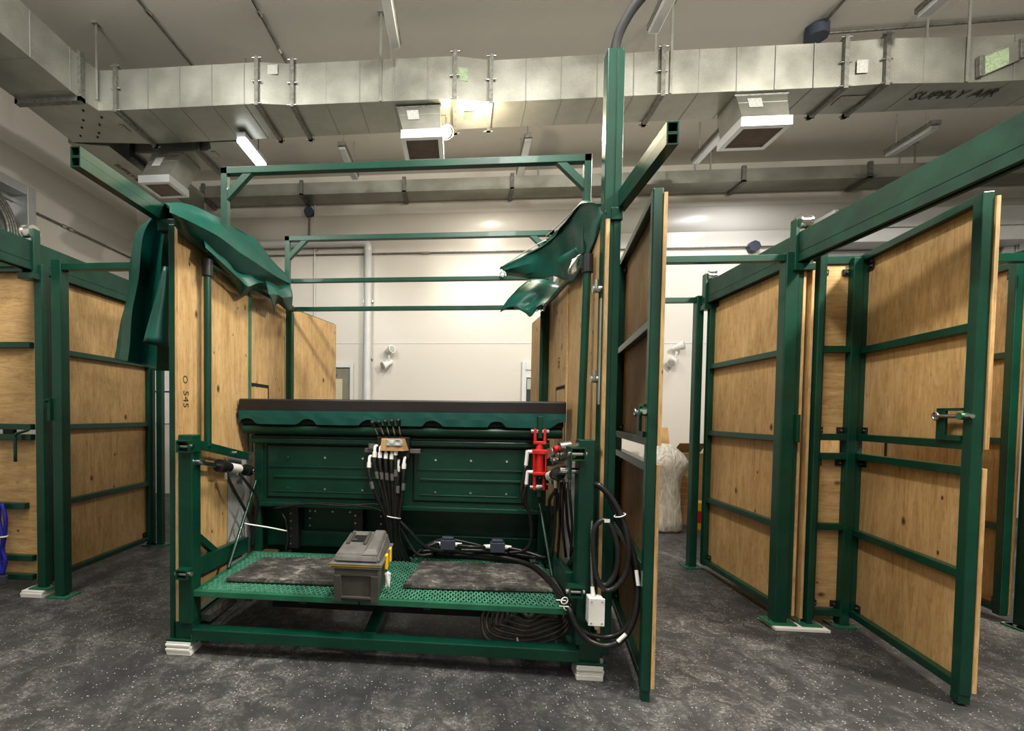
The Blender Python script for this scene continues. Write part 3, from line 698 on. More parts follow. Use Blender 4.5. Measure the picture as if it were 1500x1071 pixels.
# shims
def shim(c, w, d, h, n, lab, parent_h=0.0):
    t = thing('shim_stack', lab, 'shim block', (c[0], c[1], 0))
    for k in range(n):
        j = random.uniform(-.006, .006); a = h*k/n
        obj('shim_plate', MB().box(c[0]-w/2+j, c[0]+w/2+j, c[1]-d/2+j, c[1]+d/2+j, a+.0008, h*(k+1)/n, .0015), 'white', t)
    return t
shim((-3.46, 3.40), .19, .13, .054, 3, 'white shim stack under the foot of the front left stall post')
shim((2.47, 3.52), .37, .20, .021, 1, 'flat white packing plate under the right stall posts')
shim((-1.745, 2.70), .16, .12, .085, 6, 'stack of white shims under the left foot of the machine')
shim((.765, 2.70), .15, .12, .085, 6, 'stack of white shims under the right foot of the machine')

# ------------------------------------------------------------------ the handling chute
CH = thing('livestock_chute', 'large green steel handling chute with plywood sides, hydraulic hoses and a mesh platform', 'livestock chute', (-.5, 3.5, .085))
g = lambda n, m, mat='green', par=CH, **k: obj(n, m, mat, par, **k)
YN, YE = 2.66, 4.42
# base
g('base_rail', MB().box(-1.66, .70, 2.64, 2.72, .10, .17, .005))
for x in (-1.70, .70): g('base_rail', MB().box(x-.04, x+.04, 2.72, YE, .10, .17, .005))
g('base_rail', MB().box(-1.66, .66, YE-.07, YE, .10, .17, .005)); g('base_rail', MB().box(-.59, -.51, 2.72, YE-.07, .10, .17, .005))
def foot(x0, x1, y0, y1):
    f = g('foot', MB().box(x0, x1, y0, y1, .086, .10, .002).box(x0+.04, x1-.03, y0+.02, y1-.02, .10, .21, .004))
    m = MB(); bolt(m, (x1-.03, y0+.02, .10), (0, 0, 1), .014, .03); obj('anchor_bolt', m, 'steel', f)
foot(-1.83, -1.63, 2.64, 2.78); foot(.66, .86, 2.64, 2.78); foot(-1.83, -1.66, 4.30, 4.42); foot(.68, .86, 4.30, 4.42)
for x in (-1.79, .74): m = MB()
# side walls: outer frame, plywood, poles
g('side_frame', MB().box(-1.815, -1.775, 2.66, 2.74, .10, 2.68, .004).box(-1.815, -1.775, 4.34, 4.42, .10, 2.6, .004).box(-1.815, -1.775, 2.74, 4.34, .10, .16, .004).box(-1.815, -1.775, 2.74, 4.34, 2.62, 2.67, .004).box(-1.815, -1.775, 3.50, 3.56, .16, 2.62, .003))
g('side_frame', MB().box(.835, .875, 2.80, 2.86, .10, 2.68, .004).box(.835, .875, 4.34, 4.42, .10, 2.6, .004).box(.835, .875, 2.86, 4.34, .10, .16, .004).box(.835, .875, 2.86, 4.34, 2.62, 2.67, .004).box(.835, .875, 3.50, 3.56, .16, 2.62, .003))
def sheet(x0, x1, y0, y1, z0=.2, z1=2.665): return g('plywood_sheet', MB().box(x0, x1, y0, y1, z0, z1, .001), 'ply')
sL = sheet(-1.775, -1.755, 2.66, 3.60); sheet(-1.775, -1.755, 3.615, 4.37)
sR = sheet(.812, .832, 2.70, 3.60); sheet(.812, .832, 3.615, 4.37)
for x in (-1.752, .809): g('joint_strip', MB().box(x-.003, x+.003, 3.585, 3.63, .4, 2.64), 'green_lt' if x < 0 else 'plyedge')
for s_, x in ((-1, -1.750), (1, .807)):                      # hatch in the far sheet
    h = g('hatch', MB().box(x-.004, x+.004, 3.66, 3.94, 1.2, 1.745, .001), 'ply'); 
    g('hatch_gap', MB().box(x-.003, x+.003, 3.64, 3.965, 1.75, 1.775).box(x-.003, x+.003, 3.945, 3.965, 1.2, 1.75), 'dark')
g('wall_liner', MB().box(-1.752, -1.746, 3.25, 3.62, .35, 1.2), 'liner', label='white plastic liner board')
g('wall_liner', MB().box(.803, .809, 3.2, 3.6, .35, 1.2), 'liner', label='white plastic liner board')
# stamps on the plywood
for i, (px, py, s, h) in enumerate(((271, 556, 'O', .05), (272, 585, '545', .055))):
    q = atx(px, py, -1.7545); text_part('stamp', s, 'ink', sL, q, (0, 0, -1), (0, 1, 0), h)
q = atx(828, 510, .809); text_part('stamp', '100', 'ink', sR, (.8105, 3.9, 1.98), (0, 0, -1), (0, -1, 0), .05)
# short front posts and curtain poles
SP = [g('front_post', MB().box(-1.748, -1.655, 2.645, 2.74, .20, 1.385, .006)), g('front_post', MB().box(.675, .765, 2.645, 2.74, .20, 1.395, .006))]
for xp, xt, yy in ((-1.68, -1.68, 2.86), (.745, .765, 2.90)):
    pp = g('curtain_pole', MB().cyl((xp, yy, 1.30), (xt, yy, 2.50), .024, seg=14)); obj('pole_cap', MB().cyl((xt, yy, 2.42), (xt, yy, 2.53), .034, seg=14), 'black', pp)
    g('curtain_rod', MB().cyl((xt, yy, 2.505), (xt, YE-.03, 2.56), .018, seg=10), 'green_dk')
for x in (-1.725, .795): 
    g('rear_post', MB().box(x-.03, x+.03, YE-.05, YE+.01, .17, 2.60, .004), 'green_dk'); g('rear_post', MB().cyl((x+(.055 if x < 0 else -.055), YE-.1, .4), (x+(.055 if x < 0 else -.055), YE-.1, 2.5), .02, seg=12), 'green_dk')
for z in (2.565, 2.845): g('cross_bar', MB().box(-1.75, .83, YE-.02, YE+.02, z-.02, z+.02, .004))
def arch(x0, x1, y, zt, zb):
    w = .024
    a = g('arch', MB().box(x0-w, x0+w, y-w, y+w, zb, zt, .003).box(x1-w, x1+w, y-w, y+w, zb, zt, .003).box(x0-w, x1+w, y-w, y+w, zt-2*w, zt, .003))
    for x, s in ((x0, 1), (x1, -1)): obj('gusset', MB().beam((x, y, zt-.22), (x+s*.19, y, zt-.03), .05, .04, .003, (0, 1, 0)), 'green', a)
arch(-1.715, .815, 3.15, 3.275, 2.62); arch(-1.755, .825, YE, 3.285, 2.62)
# double tube rails pointing to the front
for x in (-1.915, .905):
    r = g('overhead_rail', MB().rtube((x, 2.10, 2.753), (x, 4.5, 2.753), .052, .05).rtube((x, 2.10, 2.804), (x, 4.5, 2.804), .052, .05))
    obj('rail_bracket', MB().box(min(x, x*.93), max(x, x*.93), 2.70, 2.76, 2.66, 2.73, .003), 'green', r)
    obj('tube_dark', MB().box(x-.019, x+.019, 2.16, 2.17, 2.735, 2.775).box(x-.019, x+.019, 2.16, 2.17, 2.785, 2.825), 'dark', r)  # black insets stand for the shade inside the open tubes
# squeeze table
BX0, BX1, BY = -1.655, .645, 3.50
tb = g('table_body', MB().box(BX0, BX1, BY, BY+.28, .80, 1.32, .006), 'green')
for x0, x1 in ((BX0+.11, -.62), (-.365, .50)):
    dp = obj('door_panel', MB().box(x0, x1, BY-.012, BY, .855, 1.265, .004), 'green', tb)
    obj('panel_groove', MB().box(x0-.012, x1+.012, BY-.004, BY-.0005, .843, 1.277), 'dark', dp)
    obj('panel_fold', MB().beam((x0+.05, BY-.016, 1.02), (x1-.02, BY-.016, 1.02), .012, .02).beam((x0+.02, BY-.018, 1.10), (x1-.02, BY-.018, 1.10), .004, .012).beam((x0+.05, BY-.014, .90), (x1-.06, BY-.014, .90), .008, .01), 'green_dk', dp)
    m = MB()
    for k in range(3):
        for z in (.925, 1.175): bolt(m, (x0+.17+k*(x1-x0-.32)/2, BY-.012, z), (0, -1, 0), .009, .008)
    obj('panel_bolt', m, 'chrome', dp)
obj('top_rail', MB().box(BX0-.02, BX1+.02, BY-.05, BY+.02, 1.285, 1.325, .008).box(BX0-.02, BX1+.02, BY-.035, BY, 1.325, 1.345, .004), 'green', tb)
obj('bottom_rail', MB().box(BX0, BX1, BY-.03, BY+.02, .775, .81, .005), 'green', tb)
for xa, xb in ((BX0, BX0+.07), (BX1-.09, BX1), (-.56, -.44)): obj('corner_strip', MB().box(xa, xb, BY-.012, BY, .81, 1.285, .003), 'green', tb)
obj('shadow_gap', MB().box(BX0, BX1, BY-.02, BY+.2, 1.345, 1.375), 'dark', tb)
obj('round_beam', MB().cyl((BX0-.06, BY-.06, 1.40), (BX1+.10, BY-.06, 1.40), .042, seg=20), 'green', tb)
# lower recess with sill, cleats and bolts
lr = g('recess_panel', MB().box(BX0-.09, BX1+.12, BY+.20, BY+.23, .36, .80).box(BX0-.02, BX0-.005, BY+.05, BY+.2, .36, .8).box(BX1+.005, BX1+.02, BY+.05, BY+.2, .36, .8), 'green_dk')
obj('sill', MB().box(BX0+.05, -.6, BY+.12, BY+.2, .42, .55, .006).box(-.42, BX1-.02, BY+.12, BY+.2, .42, .55, .006), 'green', lr)
for xa in (BX0+.26, -.86, -.66): obj('recess_brace', MB().box(xa, xa+.08, BY+.05, BY+.2, .42, .78, .004), 'black', lr)
m = MB()
for k in range(5):
    for x in (BX0+.28, BX0+.40, -.84, -.63): bolt(m, (x, BY+.05 if x != BX0+.40 else BY+.17, .46+k*.062), (0, -1, 0), .008, .008)
for k in range(3): bolt(m, (-1.22+k*.15, BY+.2, .70), (0, -1, 0), .008, .008)
obj('recess_bolt', m, 'steel', lr)
for x in (BX0+.02, BX1-.02): g('strut', MB().box(x-.025, x+.025, BY-.0, BY+.05, .40, .80, .004))
g('brace_rod', MB().cyl((-1.64, 3.05, .42), (-1.63, 3.46, .98), .012, seg=8)); g('brace_rod', MB().cyl((.64, 3.15, .42), (.60, 3.46, .86), .012, seg=8))
# padded top
pd = g('table_pad', MB().box(-1.735, .765, 3.38, 3.72, 1.535, 1.635, .012), 'vinyl', label='black padded table top')
m = MB()
nseg = 92; L0, L1 = -1.73, .76; vs = []; fs = []
rows = []
for i in range(nseg+1):
    x = L0+(L1-L0)*i/nseg; u = (x+1.42)/.48; fr_ = u-math.floor(u); cut = .045*math.sqrt(max(0, 1-((fr_-.5)/.14)**2)) if abs(fr_-.5) < .14 else 0
    y = 3.374; zb = 1.438+cut
    vs += [(x, y, 1.545), (x, y-.002+.002*math.sin(i*.9), (1.545+zb)/2), (x, 3.372-.002*math.sin(i*.7), zb)]
for i in range(nseg):
    for k in range(2): a = i*3+k; fs.append((a, a+1, a+4, a+3))
m._geo(vs, fs, False); obj('pad_skirt', m, 'skirt', pd, 'dull green skirt with scalloped cut-outs', solid=.006)
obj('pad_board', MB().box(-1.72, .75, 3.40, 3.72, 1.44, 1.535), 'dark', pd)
# mesh platform
def platform(x0, x1):
    y0, y1, zt = 2.655, 3.50, .405
    pf = g('platform', MB().box(x0, x1, y0, y0+.03, zt-.035, zt+.004, .004).box(x0, x1, y1-.03, y1, zt-.035, zt, .004).box(x0, x0+.03, y0+.03, y1-.03, zt-.035, zt+.002, .004).box(x1-.03, x1, y0+.03, y1-.03, zt-.035, zt+.002, .004), 'green_lt')
    m = MB(); a = .052; ta = 2.0
    k = 0; W, Dp = x1-x0, y1-y0
    for sgn in (1, -1):
        c = -Dp/ta*1.0
        while c < W+Dp:
            # line x = x0 + c + s*sgn , y = y0 + s*ta clipped to the frame
            s0, s1 = 0, Dp/ta; xa, xb = c+0*sgn, c+sgn*s1
            if sgn < 0: xa, xb = c, c-s1
            lo, hi = 0.0, 1.0; dx = xb-xa
            for lim, side in ((0, 1), (W, -1)):
                fa, fb = side*(xa-lim), side*(xb-lim)
                if fa < 0 and fb < 0: lo, hi = 1, 0
                elif fa < 0: lo = max(lo, fa/(fa-fb))
                elif fb < 0: hi = min(hi, fa/(fa-fb))
            if hi-lo > .02:
                p = (x0+xa+dx*lo, y0+.012+(Dp-.024)*lo, zt-.004); q = (x0+xa+dx*hi, y0+.012+(Dp-.024)*hi, zt-.004)
                m.beam(p, q, .007, .009, 0)
            c += a*.62
    obj('mesh_grating', m, 'mesh', pf)
    m = MB()
    for f_ in (.33, .66): x = x0+W*f_; m.box(x-.02, x+.02, y0+.03, y1-.03, zt-.06, zt-.012)
    obj('cross_bearer', m, 'green_dk', pf)
platform(-1.665, -.605); platform(-.598, .63)
# platform arms with pins
for s, x in ((-1, -1.69), (1, .66)):
    y0 = 2.70
    ar = g('platform_arm', MB().beam((x, y0+.05, .53), (x+.02*s, 3.45, .47), .05, .12, .005))
    obj('arm_bracket', MB().rtube((x, 2.585, .53), (x, 2.66, .53), .075, .06, .008), 'green', ar)
    obj('pivot_pin', MB().cyl((x-.052, 2.61, .53), (x+.052, 2.61, .53), .014, seg=12), 'chrome', ar)
    ua = g('upper_arm', MB().beam((x, y0+.02, 1.325), (x, 3.42, 1.18), .045, .055, .004))
    obj('arm_bracket', MB().rtube((x, 2.60, 1.315), (x, 2.72, 1.315), .085, .075, .008), 'green_dk', ua)
    obj('pivot_pin', MB().cyl((x-.052, 2.63, 1.315), (x+.052, 2.63, 1.315), .014, seg=12), 'chrome', ua); obj('pivot_pin', MB().cyl((x-.04, 3.2, 1.227), (x+.04, 3.2, 1.227), .013, seg=10), 'chrome', ua)
    obj('arm_lug', MB().box(x-.035, x-.02, 2.66, 2.72, 1.16, 1.30, .003).box(x+.02, x+.035, 2.66, 2.72, 1.16, 1.30, .003), 'green', ua)
    # black ram between post and table
    xi = x+.03*(-s)
    rm = g('black_ram', MB().cyl((xi, 2.98, 1.155), (xi, 3.38, 1.075), .033, seg=18), 'black')
    obj('ram_rod', MB().cyl((xi, 2.70, 1.21), (xi, 2.98, 1.155), .016, seg=12), 'chrome', rm)
    obj('ram_label', MB().cyl((xi, 3.10, 1.131), (xi, 3.24, 1.103), .0345, seg=18, caps=False), 'white', rm)
    for ypn, zpn in ((2.70, 1.21), (3.40, 1.07)): obj('ram_pin', MB().cyl((xi-.05, ypn, zpn), (xi+.05, ypn, zpn), .018, seg=12), 'chrome', rm)
    obj('ram_gland', MB().cyl((xi, 2.96, 1.159), (xi, 3.02, 1.147), .044, seg=18).cyl((xi, 3.34, 1.083), (xi, 3.41, 1.069), .044, seg=18), 'black', rm)
    obj('ram_hose', MB().tube([(xi, 3.05, 1.12), (xi+.01, 3.08, 1.04), (xi-.02*s, 3.14, .95), (xi+.02, 3.30, .78), (xi+.02, 3.42, .62), (xi, 3.46, .45)], .012, 8, 6).tube([(xi, 3.22, 1.09), (xi+.05, 3.26, 1.0), (xi+.08, 3.38, .85), (xi+.03, 3.45, .65), (xi, 3.46, .47)], .011, 8, 6), 'hose', rm)
    obj('hose_fitting', MB().cyl((xi, 3.06, 1.12), (xi, 3.06, 1.05), .016, seg=10).cyl((xi, 3.22, 1.11), (xi, 3.22, 1.06), .014, seg=10), 'chrome', rm)
g('knee_brace', MB().beam((-1.70, 2.74, .74), (-1.70, 3.05, .50), .035, .045, .003)); g('knee_brace', MB().beam((.72, 2.74, .74), (.72, 3.05, .50), .035, .045, .003))
g('under_shade_panel', MB().box(-1.30, .60, 3.02, 3.04, .17, .35), 'dark'); g('under_shade_panel', MB().box(-1.5, .60, 3.42, 3.44, .17, .35), 'dark');  # black sheets added to darken the space under the platform
g('under_ram', MB().cyl((-1.5, 2.95, .25), (-1.35, 3.7, .28), .04, seg=14), 'galv_dk'); g('under_beam', MB().beam((-1.62, 2.74, .2), (-1.45, 3.6, .3), .05, .05, .003), 'galv_dk')
# red cylinder
cx_ = at(790, 670, 3.33); X = cx_.x; Yc = 3.33
zt_, zb_ = at(790, 632, Yc).z, at(790, 714, Yc).z
rc = g('red_ram', MB().cyl((X, Yc, zb_+.10), (X, Yc, zt_-.15), .031, seg=20), 'red', label='bright red hydraulic ram')
obj('ram_foot', MB().box(X-.05, X+.05, Yc-.04, Yc+.04, zb_+.09, zb_+.115, .006), 'red', rc)
obj('ram_head', MB().box(X-.055, X+.055, Yc-.04, Yc+.04, zt_-.165, zt_-.13, .006).cyl((X, Yc, zt_-.13), (X, Yc, zt_-.09), .028, .02, 14), 'red', rc)
m = MB(); m2 = MB()
for s in (-1, 1):
    m.box(X+s*.034-.01, X+s*.034+.01, Yc-.022, Yc+.022, zt_-.075, zt_+.02, .005); m2.box(X+s*.034-.01, X+s*.034+.01, Yc-.022, Yc+.022, zb_-.02, zb_+.10, .005)
m.box(X-.046, X+.046, Yc-.022, Yc+.022, zt_-.095, zt_-.07, .006)
obj('clevis', m, 'red', rc); obj('clevis', m2, 'red', rc)
obj('clevis_pin', MB().cyl((X-.065, Yc, zt_), (X+.065, Yc, zt_), .017, seg=14).cyl((X-.065, Yc, zb_), (X+.065, Yc, zb_), .017, seg=14).cyl((X-.02, Yc, zb_), (X+.02, Yc, zb_), .03, seg=14), 'chrome', rc)
m = MB()
for sx, sy in ((-1, -1), (1, -1), (-1, 1), (1, 1)): m.cyl((X+sx*.042, Yc+sy*.03, zb_+.1), (X+sx*.042, Yc+sy*.03, zt_-.15), .006, seg=8)
obj('tie_rod', m, 'red', rc)
obj('hose_fitting', MB().cyl((X-.04, Yc, zt_-.15), (X-.085, Yc, zt_-.15), .014, seg=10).cyl((X-.085, Yc, zt_-.14), (X-.095, Yc, zt_-.25), .014, seg=10).cyl((X-.04, Yc, zb_+.11), (X-.085, Yc, zb_+.11), .014, seg=10).cyl((X-.085, Yc, zb_+.12), (X-.09, Yc, zb_+.02), .014, seg=10), 'white', rc)
obj('ram_hose', MB().tube([(X-.095, Yc, zt_-.25), (X-.12, Yc, zt_-.4), (X-.12, Yc, zb_-.05), (X-.06, Yc+.02, zb_-.2), (X-.04, Yc+.04, zb_-.38), (X-.08, Yc+.06, zb_-.48), (X-.2, Yc+.1, zb_-.52)], .013, 8, 6).tube([(X-.09, Yc, zb_+.02), (X-.11, Yc, zb_-.1), (X-.05, Yc+.05, zb_-.2)], .012, 8, 6), 'hose', rc)
g('ram_lug', MB().box(X-.016, X+.016, Yc-.02, Yc+.03, zt_-.05, zt_+.11, .004)); g('ram_lug', MB().box(X-.014, X+.014, Yc-.015, Yc+.2, zb_-.07, zb_+.02, .004))
# valve bank
VY = 3.36; V = lambda px, py, dy=0: at(px, py, VY+dy)
vb = g('valve_bank', MB().box(V(552, 650).x, V(600, 650).x, VY, VY+.12, V(570, 672).z, V(570, 640).z, .006), 'black')
obj('valve_bracket', MB().box(V(533, 660).x, V(615, 660).x, VY+.03, VY+.10, V(570, 664).z, V(570, 658).z, .002).cyl(V(545, 657), V(545, 650), .028, seg=12), 'grey_lt', vb)
c0, c1 = V(557, 660, -.05), V(592, 643, -.05)
obj('cardboard_cover', MB().hexa([(c0.x, c0.y-.02, c0.z), (c1.x, c0.y-.02, c0.z), (c1.x+.03, c0.y+.05, c0.z), (c0.x, c0.y+.05, c0.z), (c0.x+.01, c0.y-.01, c1.z-.01), (c1.x-.03, c0.y-.01, c1.z), (c1.x, c0.y+.05, c1.z), (c0.x, c0.y+.05, c1.z)]), 'card', vb, 'torn cardboard cover')
obj('paper_rag', MB().grid([[V(566+8*i, 643+5*j+(i % 2)*2, -.075+.012*((i+j) % 2)) for j in range(3)] for i in range(4)], 3), 'paper', vb, solid=.002)
for k in range(5):
    b0, b1 = V(555+8*k, 640, .03), V(547.5+9.2*k, 624-k*.6, -.03)
    lv = obj('lever', MB().cyl(b0, b1, .006, seg=8), 'steel', vb); d = (b1-b0).normalized()
    obj('lever_knob', MB().cyl(b1-d*.015, b1+d*.03, .012, .018, 12).ball(b1+d*.03, .019, 12), 'black', lv)
    obj('lever_boot', MB().cyl(b0-d*.01, b0+d*.025, .016, .009, 10), 'black', lv)
starts = [(541, 670), (549, 655), (557, 656), (565.5, 657), (574, 658), (580, 652), (583, 676), (592, 672)]
ends = [(568, 765), (570, 765), (572, 766), (574, 767), (577, 767), (579, 766), (581, 765), (584, 764)]
for k, ((a, b), (c, d)) in enumerate(zip(starts, ends)):
    f = obj('elbow_fitting', MB().tube([V(a+6 if k < 3 else a+1, b-2, .03), V(a+1, b-1, -.02), V(a, b+4, -.035), V(a, b+9, -.04)], .012, 8, 4).cyl(V(a, b+7, -.04), V(a-.5, b+15, -.045), .017, seg=10), 'white', vb)
    hs = obj('valve_hose', MB().tube([V(a-.5, b+14, -.045), V(a-.5+(c-a)*.05, b+30, -.06), V(a+(c-a)*.45, b+60, -.05-.006*(k % 3)), V(c, d, -.03-.01*(k % 3)), V(c+1+k*.4, d+30, .0), V(573+k*4, 828-(k % 3)*3, .05)], .0135, 8, 6), 'hose', vb)
    p0, p1 = V(a+(c-a)*.10, b+36, -.068), V(a+(c-a)*.18, b+46, -.067)
    obj('hose_print', MB().cyl(p0, p1, .0145, seg=8), 'grey_lt', hs)
zc_ = V(577, 758, -.05); obj('zip_tie', MB().ring(zc_, (0.15, .2, 1), .05, .005, 24, 6), 'white', vb)
obj('hose_branch', MB().tube([V(582, 760, -.03), V(600, 778, -.03), V(622, 800, .0), V(650, 808, .05)], .014, 8, 6).tube([V(582, 764, -.02), V(596, 790, -.02), V(612, 812, -.03), V(634, 812, .0)], .012, 8, 6), 'hose', vb)
g('hose_post', MB().box(V(573, 780).x-.02, V(573, 780).x+.02, VY+.06, VY+.1, .42, .80, .003))
# tall post with swinging hose arm
tp = g('tall_post', MB().box(.805, .895, 2.72, 2.80, .11, 3.64, .006)); 
obj('post_edge', MB().box(.86, .898, 2.714, 2.72, .2, 3.62, .001), 'green', tp)
obj('post_rail', MB().box(.797, .805, 2.725, 2.745, 1.6, 2.22), 'galv', tp)
b0 = Vector((.855, 2.76, 3.64))
obj('hose_arm', MB().tube([b0, b0+Vector((.005, 0, .05)), b0+Vector((.03, -.01, .13)), b0+Vector((.10, -.03, .24)), b0+Vector((.22, -.06, .34)), b0+Vector((.40, -.1, .38))], .028, 10, 6), 'matte', tp, 'black curved arm at the top')
for z in (2.28, 1.75): obj('hinge_bolt', MB().cyl((.76, 2.76, z), (.81, 2.76, z), .022, seg=10).cyl((.775, 2.74, z), (.775, 2.74, z+.05), .012, seg=8), 'steel', tp)
# thin cables and straps
g('wire_run', MB().tube([at(402, 745, 3.45), at(450, 738, 3.45), at(500, 741, 3.44), at(550, 739, 3.44), at(566, 748, 3.40)], .008, 8, 6).tube([at(395, 742, 3.46), at(470, 737, 3.45), at(540, 743, 3.43), at(566, 752, 3.40)], .006, 8, 6), 'hose')
g('wire_run', MB().tube([at(413, 752, 3.5), at(419, 765, 3.5), at(421, 790, 3.52), at(418, 808, 3.52)], .008, 8, 6), 'hose')
g('cord_tie', MB().tube([at(355, 766, 3.30), at(364, 768, 3.28), at(395, 773, 3.34), at(420, 778, 3.44)], .006, 8, 4), 'white', label='white cord')
# hose ends behind the right post
for k, (xa, xb, xc) in enumerate(((818, 813, 808), (822, 820, 817), (826, 824, 829), (830, 832, 840), (834, 838, 836))):
    g('side_hose', MB().tube([at(xa, 702+k % 2*5, 3.15), at((xa+xb)/2-2+k % 3, 730, 3.10), at(xb, 770, 3.10+.03*(k % 2)), at(xc, 816, 3.15)], .0095, 8, 6), 'hose')
m = MB()
for k, (px, py, Y) in enumerate(((815, 662, 3.1), (824, 668, 3.0), (817, 676, 3.05), (828, 655, 2.95), (830, 690, 2.95), (836, 662, 2.88))): q = at(px, py, Y); m.cyl(q+Vector((-.035, 0, 0)), q+Vector((.035, .01, .01)), .03-.003*(k % 3), seg=14)
g('side_valve', m, 'steel'); q = at(812, 659, 3.0); g('red_cap', MB().cyl(q, q+Vector((.07, .02, .02)), .022, seg=12), 'red', label='dark red cap')
# cable boxes on the rear of the platform
for px, py in ((656, 798), (729, 802)):
    Yb = 3.40; a, b = at(px-11, py+8, Yb), at(px+11, py-6, Yb)
    jb = g('cable_box', MB().box(a.x, b.x, Yb, Yb+.06, a.z, b.z, .006).box(a.x+.012, b.x-.012, Yb+.008, Yb+.05, b.z, b.z+.022, .008), 'boxgrey')
    for s, xx in ((-1, a.x), (1, b.x)): obj('cable_gland', MB().cyl((xx, Yb+.03, (a.z+b.z)/2), (xx+s*.05, Yb+.03, (a.z+b.z)/2), .018, .013, 12), 'white', jb)
g('cable_run', MB().tube([at(604, 818, 3.36), at(618, 805, 3.38), at(636, 797, 3.40), at(645, 798, 3.43)], .012, 8, 6).tube([at(667, 798, 3.43), at(690, 801, 3.40), at(712, 801, 3.43)], .013, 8, 6).tube([at(741, 802, 3.43), at(765, 807, 3.40), at(790, 815, 3.36), at(800, 817, 3.33)], .012, 8, 6).tube([at(622, 800, 3.46), at(650, 790, 3.47), at(690, 796, 3.47), at(730, 806, 3.46), at(790, 812, 3.44)], .011, 8, 6).tube([at(612, 808, 3.44), at(660, 806, 3.46), at(720, 808, 3.46), at(795, 818, 3.44)], .014, 8, 6), 'hose')

# rear doors of the chute standing open
def leaf(lab, p, q, side=1):
    (x0, y0), (x1, y1) = p, q; t = thing('rear_door', lab, 'door panel', (x0, y0, 0)); d = Vector((x1-x0, y1-y0, 0)); dn = d.normalized(); nn = Vector((-dn.y, dn.x, 0))
    P = Vector((x0, y0, 1.36)); 
    obj('plywood_sheet', MB().beam(P, P+d, .02, 2.46, .001), 'ply', t)
    m = MB(); o = nn*.03*side
    for z in (.12, 2.58): m.beam(Vector((x0, y0, z))+o, Vector((x1, y1, z))+o, .035, .05, .003)
    for v in (Vector((x0, y0, 0)), Vector((x1, y1, 0))): m.box(v.x+o.x-.02, v.x+o.x+.02, v.y+o.y-.02, v.y+o.y+.02, .02, 2.6, .003)
    obj('door_frame', m, 'green_dk', t); return t
leaf('plywood rear door standing open behind the left side of the chute', (-1.745, 4.50), (-1.53, 5.35))
leaf('plywood rear door standing open behind the right side of the chute', (.86, 4.50), (.80, 5.30), -1)

# ------------------------------------------------------------------ loose things on and around the chute
ZP = .405
def padmat(c4, lab):
    P = [atz(px, py, ZP+.025) for px, py in c4]
    c = sum(P, Vector())/4; t = MB()
    b = [Vector((p.x, p.y, ZP+.006)) for p in P]; u = [Vector((p.x, p.y, ZP+.03)) for p in P]
    t.hexa(b+u); bmesh.ops.bevel(t.bm, geom=list(t.bm.edges), offset=.006, segments=2, affect='EDGES')
    return tag(obj('rubber_mat', t, 'mat'), lab, 'mat')
padmat([(330, 848), (505, 855), (500, 817), (385, 817)], 'scuffed black rubber mat on the left half of the mesh platform')
padmat([(590, 858), (820, 865), (790, 828), (618, 822)], 'scuffed black rubber mat on the right half of the mesh platform')

# toolbox
ty0, ty1 = 2.585, 2.99; bx0, bx1 = at(489, 878, ty0).x, at(554, 882, ty0).x
T = thing('toolbox', 'grey plastic toolbox with yellow rim on the front of the mesh platform', 'toolbox', ((bx0+bx1)/2, 2.8, ZP+.006))
zb, zr = ZP+.007, .628; tpx = .016
m = MB().hexa([(bx0+tpx, ty0+tpx, zb), (bx1-tpx, ty0+tpx, zb), (bx1-tpx, ty1-tpx, zb), (bx0+tpx, ty1-tpx, zb), (bx0, ty0, zr), (bx1, ty0, zr), (bx1, ty1, zr), (bx0, ty1, zr)])
bmesh.ops.bevel(m.bm, geom=list(m.bm.edges), offset=.008, segments=2, affect='EDGES')
tbod = obj('box_body', m, 'grey', T)
cxm = (bx0+bx1)/2
m = MB()
for s in (-1, 1): m.beam((cxm+s*.108, ty0+.010, zb+.004), (cxm+s*.112, ty0-.004, zr-.05), .045, .02, .003, (0, 1, 0))
m.box(cxm-.13, cxm+.13, ty0-.008, ty0+.01, zr-.055, zr-.012, .003); m.beam((cxm-.09, ty0+.006, zb+.03), (cxm+.09, ty0+.006, zb+.03), .02, .012, .002)
obj('front_rib', m, 'grey', tbod)
e = .02
obj('yellow_rim', MB().box(bx0-e, bx1+e, ty0-e, ty1+e, zr+.004, zr+.014, .004), 'yellow', T); obj('rim_band', MB().box(bx0-e+.004, bx1+e-.004, ty0-e+.004, ty1+e-.004, zr-.01, zr+.004, .002).box(bx0-e-.004, bx1+e+.004, ty0-e-.004, ty1+e+.004, zr+.014, zr+.022, .003), 'grey_lt', T)
zt = .742
m = MB().hexa([(bx0-.008, ty0-.008, zr+.022), (bx1+.008, ty0-.008, zr+.022), (bx1+.008, ty1+.008, zr+.022), (bx0-.008, ty1+.008, zr+.022), (bx0+.004, ty0+.012, zt-.045), (bx1-.004, ty0+.012, zt-.045), (bx1-.012, ty1-.02, zt), (bx0+.012, ty1-.02, zt)])
bmesh.ops.bevel(m.bm, geom=list(m.bm.edges), offset=.014, segments=2, affect='EDGES')
ld = obj('lid', m, 'grey_lt', T)
def LT(x, y, h=0): return (x, y, zt-.045+.045*(y-ty0-.012)/(ty1-ty0-.032)+h)
obj('lid_ridge', MB().hexa([LT(cxm+.03, ty0+.02, -.004), LT(bx1-.012, ty0+.02, -.004), LT(bx1-.016, ty1-.03, -.004), LT(cxm+.03, ty1-.03, -.004), LT(cxm+.05, ty0+.06, .014), LT(bx1-.026, ty0+.06, .014), LT(bx1-.026, ty1-.04, .014), LT(cxm+.05, ty1-.04, .014)]), 'grey_lt', ld)
